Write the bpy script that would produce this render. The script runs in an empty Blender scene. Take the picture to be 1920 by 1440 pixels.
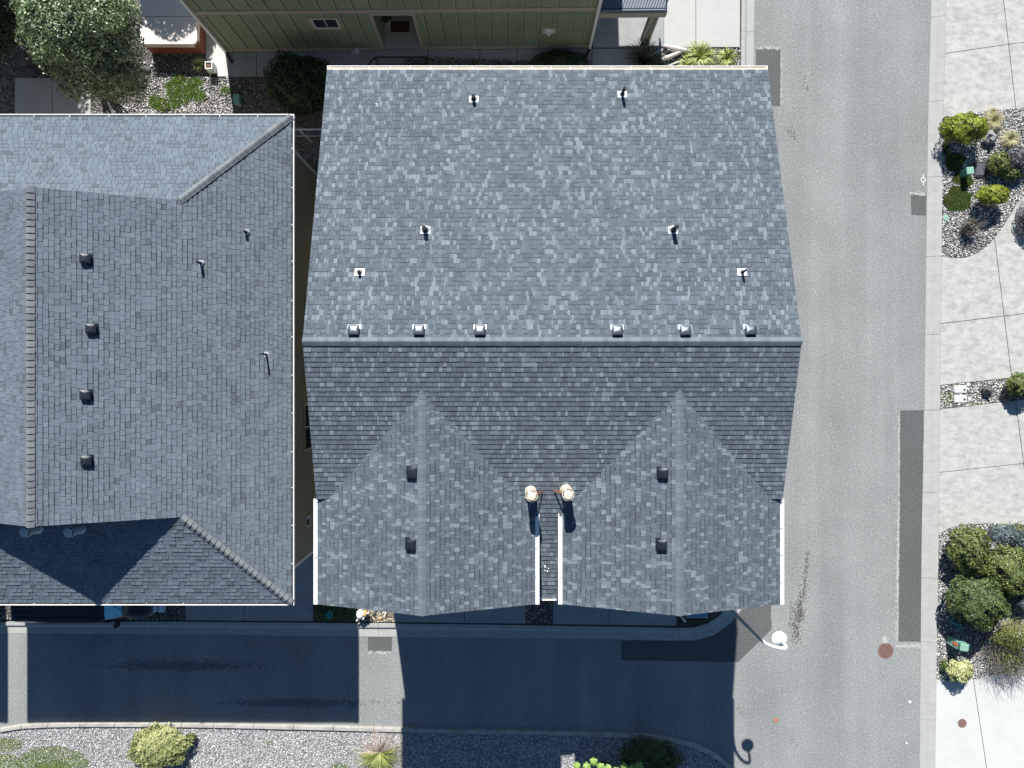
import bpy, bmesh, math, random
import numpy as np
from mathutils import Vector, Matrix
PI = math.pi
H = 29.6            # camera height above the street
F = 1332.0          # focal length in pixels of the 1920 px wide photograph

# ------------------------------------------------------------------ camera, world, sun, exposure
sc = bpy.context.scene
cam = bpy.data.objects.new("camera", bpy.data.cameras.new("camera"))
sc.collection.objects.link(cam)
cam.location = (0, 0, H)
cam.data.sensor_width = 36
cam.data.lens = 36 * F / 1920
cam.data.clip_end = 1000
sc.camera = cam
SUND = Vector((-0.145, 1.13, 1.0)).normalized()
ELEV = math.asin(SUND.z)
sun = bpy.data.objects.new("sun", bpy.data.lights.new("sun", 'SUN'))
sc.collection.objects.link(sun)
sun.data.energy = 5.0
sun.data.angle = math.radians(0.5)
sun.data.color = (1.0, 0.975, 0.925)
sun.rotation_euler = SUND.to_track_quat('Z', 'Y').to_euler()
w = bpy.data.worlds.new("World"); sc.world = w; w.use_nodes = True
nt = w.node_tree
sky = nt.nodes.new("ShaderNodeTexSky"); sky.sky_type = 'NISHITA'; sky.sun_disc = False
sky.sun_elevation = ELEV; sky.sun_rotation = math.atan2(SUND.x, SUND.y)
sky.air_density = 1.0; sky.dust_density = 0.3; sky.ozone_density = 1.6
tintn = nt.nodes.new("ShaderNodeMix"); tintn.data_type = 'RGBA'; tintn.blend_type = 'MULTIPLY'; tintn.inputs[0].default_value = 1
tintn.inputs[7].default_value = (0.77, 0.97, 1.10, 1)          # white balance of the clear sky
nt.links.new(sky.outputs[0], tintn.inputs[6]); nt.links.new(tintn.outputs[2], nt.nodes["Background"].inputs[0])
nt.nodes["Background"].inputs[1].default_value = 0.05
sc.view_settings.view_transform = 'Standard'
sc.view_settings.look = 'None'
sc.view_settings.exposure = 0.8
sc.view_settings.gamma = 1

rnd = random.Random(7)
rng = np.random.default_rng(7)

def P(px, py, z=0.0):
    d = H - z
    return ((px - 960) / F * d, (720 - py) / F * d)
def P3(px, py, z=0.0):
    x, y = P(px, py, z); return (x, y, z)

# ------------------------------------------------------------------ objects and tags
COL = sc.collection
def tag(o, label=None, cat=None, group=None, kind=None):
    if label: o['label'] = label
    if cat: o['category'] = cat
    if group: o['group'] = group
    if kind: o['kind'] = kind
    return o
def thing(name, label, cat, loc=(0, 0, 0), group=None):
    o = bpy.data.objects.new(name, None); COL.objects.link(o)
    o.location = loc; o.empty_display_size = 0.3
    return tag(o, label, cat, group)
class MB:
    def __init__(s): s.v = []; s.f = []; s.t = []
    def add(s, vs, fs, t=0.5):
        b = len(s.v); s.v.extend([tuple(x) for x in vs])
        for f in fs: s.f.append(tuple(b + i for i in f)); s.t.append(t)
    def box(s, x0, x1, y0, y1, z0, z1, t=0.5, M=None):
        vs = [(x, y, z) for z in (z0, z1) for y in (y0, y1) for x in (x0, x1)]
        if M is not None: vs = [M @ Vector(p) for p in vs]
        s.add(vs, [(0, 2, 3, 1), (4, 5, 7, 6), (0, 1, 5, 4), (1, 3, 7, 5), (3, 2, 6, 7), (2, 0, 4, 6)], t)
    def prism(s, poly, z0, z1, t=0.5):
        n = len(poly)
        a = sum(poly[i][0] * poly[(i + 1) % n][1] - poly[(i + 1) % n][0] * poly[i][1] for i in range(n))
        if abs(a) < 1e-6: return
        if a < 0: poly = poly[::-1]
        vs = [(x, y, z0) for x, y in poly] + [(x, y, z1) for x, y in poly]
        fs = [tuple(range(n - 1, -1, -1)), tuple(range(n, 2 * n))]
        fs += [(i, (i + 1) % n, n + (i + 1) % n, n + i) for i in range(n)]
        s.add(vs, fs, t)
    def bar(s, a, b, w, h=None, t=0.5, up=(0, 0, 1)):
        h = h or w; a = Vector(a); b = Vector(b); d = (b - a)
        L = d.length
        if L < 1e-6: return
        d /= L; u = Vector(up)
        if abs(d.dot(u)) > 0.98: u = Vector((0, 1, 0))
        x = d.cross(u).normalized(); y = x.cross(d).normalized()
        vs = [p + x * (sx * w / 2) + y * (sy * h / 2) for p in (a, b) for sx, sy in ((-1, -1), (1, -1), (1, 1), (-1, 1))]
        s.add(vs, [(3, 2, 1, 0), (4, 5, 6, 7), (0, 1, 5, 4), (1, 2, 6, 5), (2, 3, 7, 6), (3, 0, 4, 7)], t)
    def tube(s, pts, rad, n=10, t=0.5, caps=True):
        pts = [Vector(p) for p in pts]
        if not hasattr(rad, '__len__'): rad = [rad] * len(pts)
        rings = []; prevx = None
        for i, p in enumerate(pts):
            d = (pts[min(i + 1, len(pts) - 1)] - pts[max(i - 1, 0)]).normalized()
            u = Vector((0, 0, 1)) if abs(d.z) < 0.9 else Vector((0, 1, 0))
            x = d.cross(u).normalized() if prevx is None else (prevx - d * prevx.dot(d)).normalized()
            prevx = x; y = d.cross(x)
            rings.append([p + (x * math.cos(2 * PI * k / n) + y * math.sin(2 * PI * k / n)) * rad[i] for k in range(n)])
        vs = [q for r in rings for q in r]; fs = []
        for i in range(len(pts) - 1):
            for k in range(n):
                a = i * n + k; b = i * n + (k + 1) % n
                fs.append((a, b, b + n, a + n))
        if caps: fs += [tuple(range(n - 1, -1, -1)), tuple(range(len(vs) - n, len(vs)))]
        s.add(vs, fs, t)
    def lathe(s, c, prof, n=20, t=0.5, caps=True):
        vs = []; fs = []
        for r, z in prof:
            for k in range(n): vs.append((c[0] + r * math.cos(2 * PI * k / n), c[1] + r * math.sin(2 * PI * k / n), c[2] + z))
        for i in range(len(prof) - 1):
            for k in range(n):
                a = i * n + k; b = i * n + (k + 1) % n
                fs.append((a, b, b + n, a + n))
        if caps: fs += [tuple(range(n - 1, -1, -1)), tuple(range(len(vs) - n, len(vs)))]
        s.add(vs, fs, t)
    def blob(s, c, r, n=10, m=7, noise=0.15, t=0.5, seed=0):
        q = random.Random(seed); vs = []; fs = []
        ph = [q.uniform(0, 6.28) for _ in range(6)]
        for i in range(m + 1):
            th = PI * i / m
            for k in range(n):
                a = 2 * PI * k / n
                f = 1 + noise * (math.sin(3 * a + ph[0] + 2 * th) + math.sin(2 * a + ph[1] - 3 * th) + q.uniform(-.5, .5)) * .5
                if i in (0, m): f = 1
                vs.append((c[0] + r[0] * f * math.sin(th) * math.cos(a), c[1] + r[1] * f * math.sin(th) * math.sin(a), c[2] + r[2] * f * math.cos(th)))
        for i in range(m):
            for k in range(n):
                a = i * n + k; b = i * n + (k + 1) % n
                fs.append((a, a + n, b + n, b))
        s.add(vs, fs, t)
    def build(s, name, mat, parent=None, smooth=False, bevel=0):
        me = bpy.data.meshes.new(name); me.from_pydata(s.v, [], s.f)
        at = me.attributes.new("tint", 'FLOAT', 'FACE'); at.data.foreach_set("value", s.t)
        me.materials.append(mat)
        if smooth: me.polygons.foreach_set("use_smooth", [True] * len(me.polygons))
        me.validate(); me.update()
        o = bpy.data.objects.new(name, me); COL.objects.link(o)
        if parent: o.parent = parent; o.matrix_parent_inverse = Matrix.Translation(-Vector(parent.location)) if parent.type == 'EMPTY' else Matrix.Identity(4)
        if smooth:
            try:
                m = o.modifiers.new("es", 'EDGE_SPLIT'); m.split_angle = math.radians(35)
            except Exception: pass
        if bevel:
            m = o.modifiers.new("bv", 'BEVEL'); m.width = bevel; m.segments = 2; m.limit_method = 'ANGLE'; m.angle_limit = math.radians(40)
        return o
def np_mesh(name, V, FC, tint, mat, parent=None, smooth=False):
    k = FC.shape[1]; me = bpy.data.meshes.new(name)
    me.vertices.add(len(V)); me.vertices.foreach_set("co", V.astype(np.float32).ravel())
    me.loops.add(FC.size); me.loops.foreach_set("vertex_index", FC.astype(np.int32).ravel())
    me.polygons.add(len(FC)); me.polygons.foreach_set("loop_start", np.arange(0, FC.size, k, dtype=np.int32))
    me.polygons.foreach_set("loop_total", np.full(len(FC), k, dtype=np.int32))
    at = me.attributes.new("tint", 'FLOAT', 'FACE'); at.data.foreach_set("value", tint.astype(np.float32))
    me.materials.append(mat); me.update(calc_edges=True)
    if smooth: me.polygons.foreach_set("use_smooth", [True] * len(FC))
    o = bpy.data.objects.new(name, me); COL.objects.link(o)
    if parent: o.parent = parent; o.matrix_parent_inverse = Matrix.Translation(-Vector(parent.location)) if parent.type == 'EMPTY' else Matrix.Identity(4)
    return o

# ------------------------------------------------------------------ materials
def nodes(name):
    m = bpy.data.materials.new(name); m.use_nodes = True
    t = m.node_tree; return m, t, t.nodes["Principled BSDF"]
def N(t, typ, **kw):
    n = t.nodes.new(typ)
    for k, v in kw.items(): setattr(n, k, v)
    return n
def ramp(t, src, stops):
    r = N(t, "ShaderNodeValToRGB"); e = r.color_ramp.elements
    while len(e) < len(stops): e.new(0.5)
    for i, (p, c) in enumerate(stops):
        e[i].position = p; e[i].color = (c[0], c[1], c[2], 1) if hasattr(c, '__len__') else (c, c, c, 1)
    t.links.new(src, r.inputs[0]); return r.outputs[0]
def noise(t, scale, detail=4, rough=.6, vec=None, stretch=None):
    n = N(t, "ShaderNodeTexNoise"); n.inputs["Scale"].default_value = scale
    n.inputs["Detail"].default_value = detail; n.inputs["Roughness"].default_value = rough
    tc = N(t, "ShaderNodeTexCoord"); src = tc.outputs["Object"]
    if stretch:
        mp = N(t, "ShaderNodeMapping"); mp.inputs["Scale"].default_value = stretch
        t.links.new(src, mp.inputs[0]); src = mp.outputs[0]
    t.links.new(src, n.inputs["Vector"]); return n.outputs["Fac"]
def mul(t, a, b, fac=1.0, mode='MULTIPLY'):
    m = N(t, "ShaderNodeMix", data_type='RGBA', blend_type=mode); m.inputs[0].default_value = fac
    for s, i in ((a, 6), (b, 7)):
        if isinstance(s, (tuple, list)): m.inputs[i].default_value = (*s, 1)
        else: t.links.new(s, m.inputs[i])
    return m.outputs[2]
def bump(t, b, src, strength=.3, dist=.01):
    n = N(t, "ShaderNodeBump"); n.inputs["Strength"].default_value = strength; n.inputs["Distance"].default_value = dist
    t.links.new(src, n.inputs["Height"]); t.links.new(n.outputs[0], b.inputs["Normal"])
def plain(name, col, rough=.6, metal=0, var=.12, scale=6, spec=.5, bmp=0):
    m, t, b = nodes(name)
    f = ramp(t, noise(t, scale, 5, .65), [(0.25, 1 - var), (0.75, 1 + var)])
    t.links.new(mul(t, col, f), b.inputs["Base Color"])
    b.inputs["Roughness"].default_value = rough; b.inputs["Metallic"].default_value = metal
    b.inputs["Specular IOR Level"].default_value = spec
    if bmp: bump(t, b, noise(t, scale * 6, 3), bmp, .004)
    return m
def tinted(name, stops, rough=.8, grain=120, gvar=.2, spec=.3, big=None, bmp=0, trans=0, lo_=0.0):
    m, t, b = nodes(name)
    a = N(t, "ShaderNodeAttribute", attribute_name="tint")
    mr = N(t, 'ShaderNodeMapRange'); mr.inputs['From Min'].default_value = lo_; t.links.new(a.outputs['Fac'], mr.inputs['Value'])
    c = ramp(t, mr.outputs[0], stops)
    if grain: c = mul(t, c, ramp(t, noise(t, grain, 2, .7), [(.3, 1 - gvar), (.7, 1 + gvar)]))
    if big: c = mul(t, c, ramp(t, noise(t, big[0], 4, .6), [(.3, 1 - big[1]), (.7, 1 + big[1])]))
    t.links.new(c, b.inputs["Base Color"]); b.inputs["Roughness"].default_value = rough
    b.inputs["Specular IOR Level"].default_value = spec
    if bmp: bump(t, b, noise(t, grain, 2), bmp, .003)
    if trans:
        tr = N(t, "ShaderNodeBsdfTranslucent"); t.links.new(mul(t, c, (1.3, 1.5, .6)), tr.inputs[0])
        mx = N(t, "ShaderNodeMixShader"); mx.inputs[0].default_value = trans
        t.links.new(b.outputs[0], mx.inputs[1]); t.links.new(tr.outputs[0], mx.inputs[2])
        t.links.new(mx.outputs[0], t.nodes["Material Output"].inputs[0])
    return m

M = {}
M['shingle_main'] = tinted('shingle_main', [(0, (.040, .049, .060)), (.35, (.050, .062, .075)), (.5, (.066, .081, .095)), (.65, (.085, .105, .125)), (.8, (.102, .127, .149)), (.88, (.138, .167, .192)), (1, (.180, .210, .231))], .9, 90, .22, .25, (1.1, .08), .3, 0, -1.0)
M['shingle_pale'] = tinted('shingle_pale', [(0, (.045, .054, .062)), (.35, (.062, .075, .087)), (.5, (.082, .097, .110)), (.65, (.104, .129, .154)), (.85, (.120, .149, .177)), (1, (.142, .171, .194))], .9, 90, .2, .25, (.9, .09), .3, 0, -1.0)
M['cap_main'] = tinted('cap_main', [(0, (.110, .135, .152)), (1, (.14, .168, .186))], .9, 90, .2, .25, None, .3)
M['cap_pale'] = tinted('cap_pale', [(0, (.125, .138, .15)), (1, (.165, .178, .187))], .9, 90, .2, .25, None, .3)
M['deck'] = plain('roof_underside', (.07, .075, .08), .8)
M['white_trim'] = plain('white_trim', (.75, .74, .72), .45, var=.04)
M['beige_trim'] = plain('beige_trim', (.50, .43, .34), .6, var=.08)
M['taupe_trim'] = plain('taupe_trim', (.36, .32, .26), .7, var=.08)
M['gutter_tan'] = plain('gutter_tan', (.62, .50, .38), .6, var=.15, scale=3)
M['gutter_dark'] = plain('gutter_inside', (.30, .30, .32), .6, var=.2, scale=3)
M['olive_siding'] = plain('olive_siding', (.21, .26, .165), .75, var=.14, scale=1.2)
M['olive_batten'] = plain('olive_batten', (.26, .31, .21), .75, var=.1, scale=1.2)
M['brown_siding'] = plain('brown_siding', (.28, .25, .19), .75, var=.1, scale=1.2)
M['grey_siding'] = plain('grey_siding', (.22, .22, .20), .75, var=.1, scale=1.2)
M['black_metal'] = plain('black_metal', (.02, .02, .022), .35, .3)
M['vent_metal'] = plain('vent_metal', (.12, .145, .17), .36, .8, var=.2, scale=14)
M['vent_black'] = plain('vent_black', (.012, .017, .025), .42, .1, var=.2, scale=14)
M['lead'] = plain('flashing_metal', (.46, .48, .50), .5, .35, var=.15, scale=20)
M['black_pipe'] = plain('black_pipe', (.010, .010, .012), .85)
M['cream_metal'] = plain('cream_metal', (.66, .58, .47), .45, .1, var=.1)
M['rust'] = plain('rust_metal', (.185, .108, .088), .8, .1, var=.35, scale=30, bmp=.3)
M['rust_dark'] = plain('rust_dark', (.09, .058, .048), .85, .1, var=.3, scale=30)
M['rust_light'] = plain('rust_brace', (.36, .19, .12), .7, .2)
M['galv'] = plain('galvanised_steel', (.42, .48, .54), .45, .3, var=.1)
M['white_enamel'] = plain('white_enamel', (.82, .82, .80), .35, var=.03)
M['glass'] = plain('window_glass', (.02, .035, .045), .08, 0, var=.1, spec=1)
M['windshield'] = plain('windshield_sky_paint', (.07, .42, .68), .12, 0, var=.05, spec=1)  # blue base colour paints the reflected sky into the van's glass
M['car_paint'] = plain('dark_blue_paint', (.008, .010, .016), .22, .3, var=.05, spec=.7)
M['chrome'] = plain('chrome', (.60, .68, .76), .3, .6, var=.03)
M['tyre'] = plain('tyre_rubber', (.02, .02, .02), .9)
M['cedar'] = plain('cedar_wood', (.24, .075, .038), .65, var=.2, scale=5)
M['vinyl'] = plain('tub_cover_vinyl', (.74, .65, .61), .45, var=.08, scale=8, bmp=.3)
M['green_plastic'] = plain('green_plastic', (.055, .21, .155), .5, var=.1)
M['pale_green'] = plain('pale_green_plastic', (.20, .36, .28), .55, var=.08)
M['teal_plastic'] = plain('teal_plastic', (.03, .17, .18), .5, var=.1)
M['slate'] = plain('slate_cover', (.07, .075, .09), .6, var=.3, scale=12, bmp=.5)
M['black_fabric'] = plain('black_cover', (.018, .02, .028), .6, var=.2, scale=5, bmp=.4)
M['rock'] = plain('garden_rock', (.26, .26, .26), .85, var=.35, scale=7, bmp=.8)
M['rock_dark'] = plain('dark_rock', (.075, .072, .07), .85, var=.35, scale=9, bmp=.8)
M['driftwood'] = plain('driftwood', (.52, .48, .43), .8, var=.35, scale=14, bmp=.8)
M['orange_sticker'] = plain('orange_sticker', (.75, .12, .04), .5)
M['tan_ceramic'] = plain('tan_ceramic', (.62, .36, .17), .35, var=.15, scale=12)
M['terracotta'] = plain('planter_soil', (.11, .07, .045), .9, var=.3, scale=30)
M['wood_brown'] = plain('door_wood', (.10, .045, .022), .5, var=.2)
M['mat'] = plain('doormat_fibre', (.07, .028, .014), .95, var=.3, scale=40)
M['mat_edge'] = plain('doormat_edge', (.015, .01, .008), .9)
M['bench_sky_blue'] = plain('painted_sky_tabletop', (.09, .22, .34), .2, var=.3, scale=14, spec=1)  # bench top, sky reflection painted in as a blue base
M['bark'] = plain('bark', (.10, .075, .055), .9, var=.3, scale=20)
M['twig'] = tinted('twig', [(0, (.06, .052, .046)), (1, (.34, .31, .29))], .85, 0)
M['deck_blue'] = plain('deck_coating', (.14, .17, .22), .6, var=.1)
M['white_paint'] = plain('road_paint', (.75, .75, .73), .7)
M['litter'] = plain('dark_litter', (.07, .06, .05), .95, var=.4, scale=30)
M['pale_grit'] = plain('pale_grit', (.36, .36, .35), .9, var=.2, scale=20)
M['stain'] = plain('oil_stain', (.135, .135, .133), .9, var=.2, scale=20)
def leafmat(name, lo, hi, rough=.5, spec=.4, trans=.12):
    return tinted(name, [(0, lo), (.5, tuple((a + b) / 2 * .95 for a, b in zip(lo, hi))), (1, hi)], rough, 0, 0, spec, None, 0, trans)
M['leaf_gold'] = leafmat('leaf_golden', (.10, .14, .015), (.40, .44, .05))
M['leaf_green'] = leafmat('leaf_green', (.035, .06, .018), (.20, .25, .075))
M['leaf_mid'] = leafmat('leaf_mid_green', (.025, .045, .015), (.15, .205, .07))
M['leaf_dark'] = leafmat('leaf_dark', (.012, .032, .012), (.05, .095, .03))
M['leaf_silver'] = leafmat('leaf_glossy', (.035, .075, .03), (.33, .42, .24), .4, .6)
M['leaf_blue'] = leafmat('leaf_bluegrey', (.06, .085, .09), (.20, .26, .28))
M['leaf_lav'] = leafmat('leaf_lavender', (.06, .06, .07), (.22, .21, .25))
M['leaf_pale'] = leafmat('leaf_pale_yellow', (.22, .25, .09), (.72, .72, .38))
M['leaf_lime'] = leafmat('leaf_lime', (.12, .22, .05), (.38, .55, .16))
M['leaf_blond'] = leafmat('blade_blond', (.24, .22, .10), (.72, .66, .42))
M['leaf_flax'] = leafmat('blade_flax', (.06, .09, .02), (.48, .52, .16))
M['leaf_flaxdark'] = leafmat('blade_flax_dark', (.02, .022, .012), (.14, .13, .08))
M['leaf_olive'] = leafmat('leaf_olive_brown', (.07, .08, .02), (.26, .28, .07))
M['grass'] = leafmat('grass_blade', (.06, .12, .015), (.24, .36, .05))
M['grass_moss'] = leafmat('moss_blade', (.045, .08, .02), (.17, .23, .06))
M['pebble'] = tinted('pebble', [(0, (.06, .06, .065)), (.3, (.20, .198, .195)), (.65, (.42, .415, .40)), (1, (.78, .77, .74))], .8, 40, .15)
M['pebble_light'] = tinted('pebble_light', [(0, (.12, .12, .125)), (.4, (.31, .31, .315)), (.75, (.50, .50, .50)), (1, (.80, .80, .79))], .8, 40, .15)
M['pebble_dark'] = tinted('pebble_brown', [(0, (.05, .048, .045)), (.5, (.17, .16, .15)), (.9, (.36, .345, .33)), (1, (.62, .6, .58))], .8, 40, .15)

def asphalt_mat(name, base, lightspots=.5, mott=.10, streak=True):
    m, t, b = nodes(name)
    c = ramp(t, noise(t, .35, 5, .6), [(.3, tuple(x * (1 - mott) for x in base)), (.7, tuple(x * (1 + mott) for x in base))])
    if streak:
        c = mul(t, c, ramp(t, noise(t, .9, 3, .5, stretch=(1, .05, 1)), [(.3, .87), (.7, 1.09)]))
    c = mul(t, c, ramp(t, noise(t, 15, 4, .9), [(.32, .62), (.68, 1.38)]))
    tc = N(t, "ShaderNodeTexCoord"); v = N(t, "ShaderNodeTexVoronoi"); v.inputs["Scale"].default_value = 13
    t.links.new(tc.outputs["Object"], v.inputs["Vector"])
    spots = ramp(t, v.outputs["Distance"], [(.0, 1.0), (.17, 1.0), (.24, 0)])
    sep = N(t, "ShaderNodeSeparateColor"); t.links.new(v.outputs["Color"], sep.inputs[0])
    sel = ramp(t, sep.outputs[0], [(.80, 0), (.84, lightspots)])
    k = mul(t, spots, sel)
    c2 = N(t, "ShaderNodeMix", data_type='RGBA'); t.links.new(k, c2.inputs[0]); t.links.new(c, c2.inputs[6]); c2.inputs[7].default_value = (.62, .61, .58, 1)
    t.links.new(c2.outputs[2], b.inputs["Base Color"]); b.inputs["Roughness"].default_value = .92
    b.inputs["Specular IOR Level"].default_value = .25
    bump(t, b, noise(t, 60, 3, .7), .5, .006)
    return m
M['asphalt'] = asphalt_mat('asphalt', (.222, .231, .229), .6)
M['asphalt_patch'] = asphalt_mat('asphalt_patch', (.093, .096, .096), .12, .07, False)
def concrete_mat(name, base, var=.16, sc1=.9, stain=.25):
    m, t, b = nodes(name)
    c = ramp(t, noise(t, sc1, 8, .68), [(.32, tuple(x * (1 - var) for x in base)), (.62, base)])
    c = mul(t, c, ramp(t, noise(t, 2.2, 9, .75, stretch=(1, 2.2, 1)), [(.35, 1 - stain), (.55, 1.0)]))
    c = mul(t, c, ramp(t, noise(t, 40, 3, .8), [(.3, .9), (.7, 1.08)]))
    t.links.new(c, b.inputs["Base Color"]); b.inputs["Roughness"].default_value = .85
    b.inputs["Specular IOR Level"].default_value = .3
    bump(t, b, noise(t, 50, 3, .7), .3, .003)
    return m
M['concrete'] = concrete_mat('concrete', (.445, .442, .42), .2, 3.2, .28)
M['concrete_clean'] = concrete_mat('concrete_clean', (.51, .515, .50), .07, .5, .06)
M['concrete_top'] = concrete_mat('concrete_top', (.43, .435, .415), .07, .5, .07)
M['concrete_kerb'] = concrete_mat('concrete_kerb', (.365, .37, .355), .09, 2.0, .12)
M['concrete_shade'] = concrete_mat('concrete_shaded', (.32, .33, .33), .14, .8, .15)  # darker copy of the concrete for shaded slabs, shade put into its colour
M['kerb_old'] = concrete_mat('concrete_kerb_old', (.40, .39, .36), .2, 3, .3)
def soil_mat(name, a, bcol, scale=14):
    m, t, b = nodes(name)
    tc = N(t, "ShaderNodeTexCoord"); v = N(t, "ShaderNodeTexVoronoi"); v.inputs["Scale"].default_value = scale * 1.6
    t.links.new(tc.outputs["Object"], v.inputs["Vector"])
    sep = N(t, "ShaderNodeSeparateColor"); t.links.new(v.outputs["Color"], sep.inputs[0])
    c = ramp(t, sep.outputs[0], [(.1, a), (.9, bcol)])
    c = mul(t, c, ramp(t, noise(t, 1.5, 5), [(.3, .75), (.7, 1.2)]))
    t.links.new(c, b.inputs["Base Color"]); b.inputs["Roughness"].default_value = .95
    bump(t, b, v.outputs["Distance"], .8, .02)
    return m
M['gravel_floor'] = soil_mat('gravel_floor', (.08, .078, .075), (.30, .295, .285))
M['gravel_lightfloor'] = soil_mat('gravel_lightfloor', (.14, .14, .14), (.42, .42, .42))
M['gravel_brown'] = soil_mat('gravel_brown', (.045, .042, .038), (.17, .16, .148))
M['soil'] = soil_mat('soil', (.05, .04, .03), (.10, .085, .065))
M['moss_soil'] = soil_mat('moss_soil', (.07, .06, .03), (.15, .12, .07))
M['ground'] = soil_mat('ground_soil', (.07, .075, .045), (.13, .13, .08), 4)

# ------------------------------------------------------------------ polygon helpers
def clip_half(poly, nx, ny, c):          # keeps nx*x+ny*y <= c
    out = []
    for i in range(len(poly)):
        a = poly[i]; b = poly[(i + 1) % len(poly)]
        da = nx * a[0] + ny * a[1] - c; db = nx * b[0] + ny * b[1] - c
        if da <= 0: out.append(a)
        if (da < 0 < db) or (db < 0 < da):
            k = da / (da - db); out.append((a[0] + (b[0] - a[0]) * k, a[1] + (b[1] - a[1]) * k))
    return out
def clip_convex(poly, conv):
    n = len(conv)
    for i in range(n):
        a = conv[i]; b = conv[(i + 1) % n]
        nx, ny = (b[1] - a[1]), -(b[0] - a[0])
        poly = clip_half(poly, nx, ny, nx * a[0] + ny * a[1])
        if len(poly) < 3: return []
    return poly
def ccw(poly):
    a = sum(poly[i][0] * poly[(i + 1) % len(poly)][1] - poly[(i + 1) % len(poly)][0] * poly[i][1] for i in range(len(poly)))
    return list(poly) if a > 0 else list(poly)[::-1]
def split(polys, a, b, gap=.024):
    nx, ny = (b[1] - a[1]), -(b[0] - a[0]); L = math.hypot(nx, ny); nx /= L; ny /= L
    c = nx * a[0] + ny * a[1]; out = []
    for p in polys:
        for s in (1, -1):
            q = clip_half(p, s * nx, s * ny, s * c - gap / 2)
            if len(q) >= 3: out.append(q)
    return out
def inside(pts, poly):
    x, y = pts[:, 0], pts[:, 1]; r = np.zeros(len(pts), bool); n = len(poly)
    for i in range(n):
        x0, y0 = poly[i]; x1, y1 = poly[(i + 1) % n]
        c = ((y0 > y) != (y1 > y)); xi = (x1 - x0) * (y - y0) / ((y1 - y0) + 1e-12) + x0
        r ^= c & (x < xi)
    return r
def sample(poly, n, holes=()):
    xs = [p[0] for p in poly]; ys = [p[1] for p in poly]
    pts = np.column_stack([rng.uniform(min(xs), max(xs), n), rng.uniform(min(ys), max(ys), n)])
    pts = pts[inside(pts, poly)]
    for h in holes: pts = pts[~inside(pts, h)]
    return pts
def area_bbox(poly):
    xs = [p[0] for p in poly]; ys = [p[1] for p in poly]
    return (max(xs) - min(xs)) * (max(ys) - min(ys))
def PX(pts, z=0.0): return [P(x, y, z) for x, y in pts]

def shingles(mb, z0, gx, gy, poly, expo=.143, wmin=.08, wmax=.17, seed=1, pal='main', gap=.003, thick=(.006, .013)):
    q = random.Random(seed); g = math.hypot(gx, gy); cosT = 1 / math.sqrt(1 + g * g)
    dn = (-gx / g, -gy / g); al = (-dn[1], dn[0]); step = expo * cosT
    poly = ccw(poly)
    S = [p[0] * dn[0] + p[1] * dn[1] for p in poly]; T = [p[0] * al[0] + p[1] * al[1] for p in poly]
    smax, smin, tmin, tmax = max(S), min(S), min(T), max(T)
    ncs = int(math.ceil((smax - smin) / step)) + 1
    for c in range(ncs):
        hi = smax - c * step; lo = hi - step * 1.06
        t = tmin - q.uniform(0, .2); prev = .5; jog = q.uniform(-.002, .002)
        while t < tmax:
            wd = q.uniform(wmin, wmax); t2 = t + wd
            if pal == 'main':
                k = q.random()
                tint = q.uniform(.1, .35) if k < .24 else (q.uniform(.33, .66) if k < .80 else q.uniform(.70, .96)); wd = wd * .8 if tint > .7 else wd; t2 = t + wd
            else:
                tint = q.uniform(0, .15) if q.random() < .045 else q.uniform(.3, .85)
            th = thick[1] if q.random() < .5 else thick[0]
            # dimensional shingle: the recessed strip at the head of a tab carries dark granules
            band = (.20 if pal == 'main' else .16) if tint < .7 and q.random() < .55 else 0
            parts = [(lo, hi, tint)] if not band else [(lo, lo + (hi - lo) * (band + .06), tint - .9), (lo + (hi - lo) * (band + .06), hi, tint)]
            for l0, h0, tn in parts:
                jg = jog if h0 == hi else 0
                rect = [(dn[0] * s + al[0] * u, dn[1] * s + al[1] * u) for s, u in ((l0, t + gap), (l0, t2 - gap), (h0 + jg, t2 - gap), (h0 + jg, t + gap))]
                rect = clip_convex(ccw(rect), poly)
                if len(rect) >= 3:
                    n = len(rect); vs = []
                    for x, y in rect:
                        s = x * dn[0] + y * dn[1]; h = th * (s - lo) / (hi - lo)
                        vs.append((x, y, z0 + gx * x + gy * y + h))
                    for x, y in rect: vs.append((x, y, z0 + gx * x + gy * y - .02))
                    mb.add(vs, [tuple(range(n))] + [(n + i, n + (i + 1) % n, (i + 1) % n, i) for i in range(n)], max(tn, -1))
            t = t2
def decking(mb, z0, gx, gy, poly, th=.16, off=-.012):
    poly = ccw(poly); n = len(poly)
    top = [(x, y, z0 + gx * x + gy * y + off) for x, y in poly]; bot = [(x, y, z - th) for x, y, z in top]
    mb.add(top + bot, [tuple(range(n)), tuple(range(2 * n - 1, n - 1, -1))] + [(n + i, n + (i + 1) % n, (i + 1) % n, i) for i in range(n)])
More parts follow.
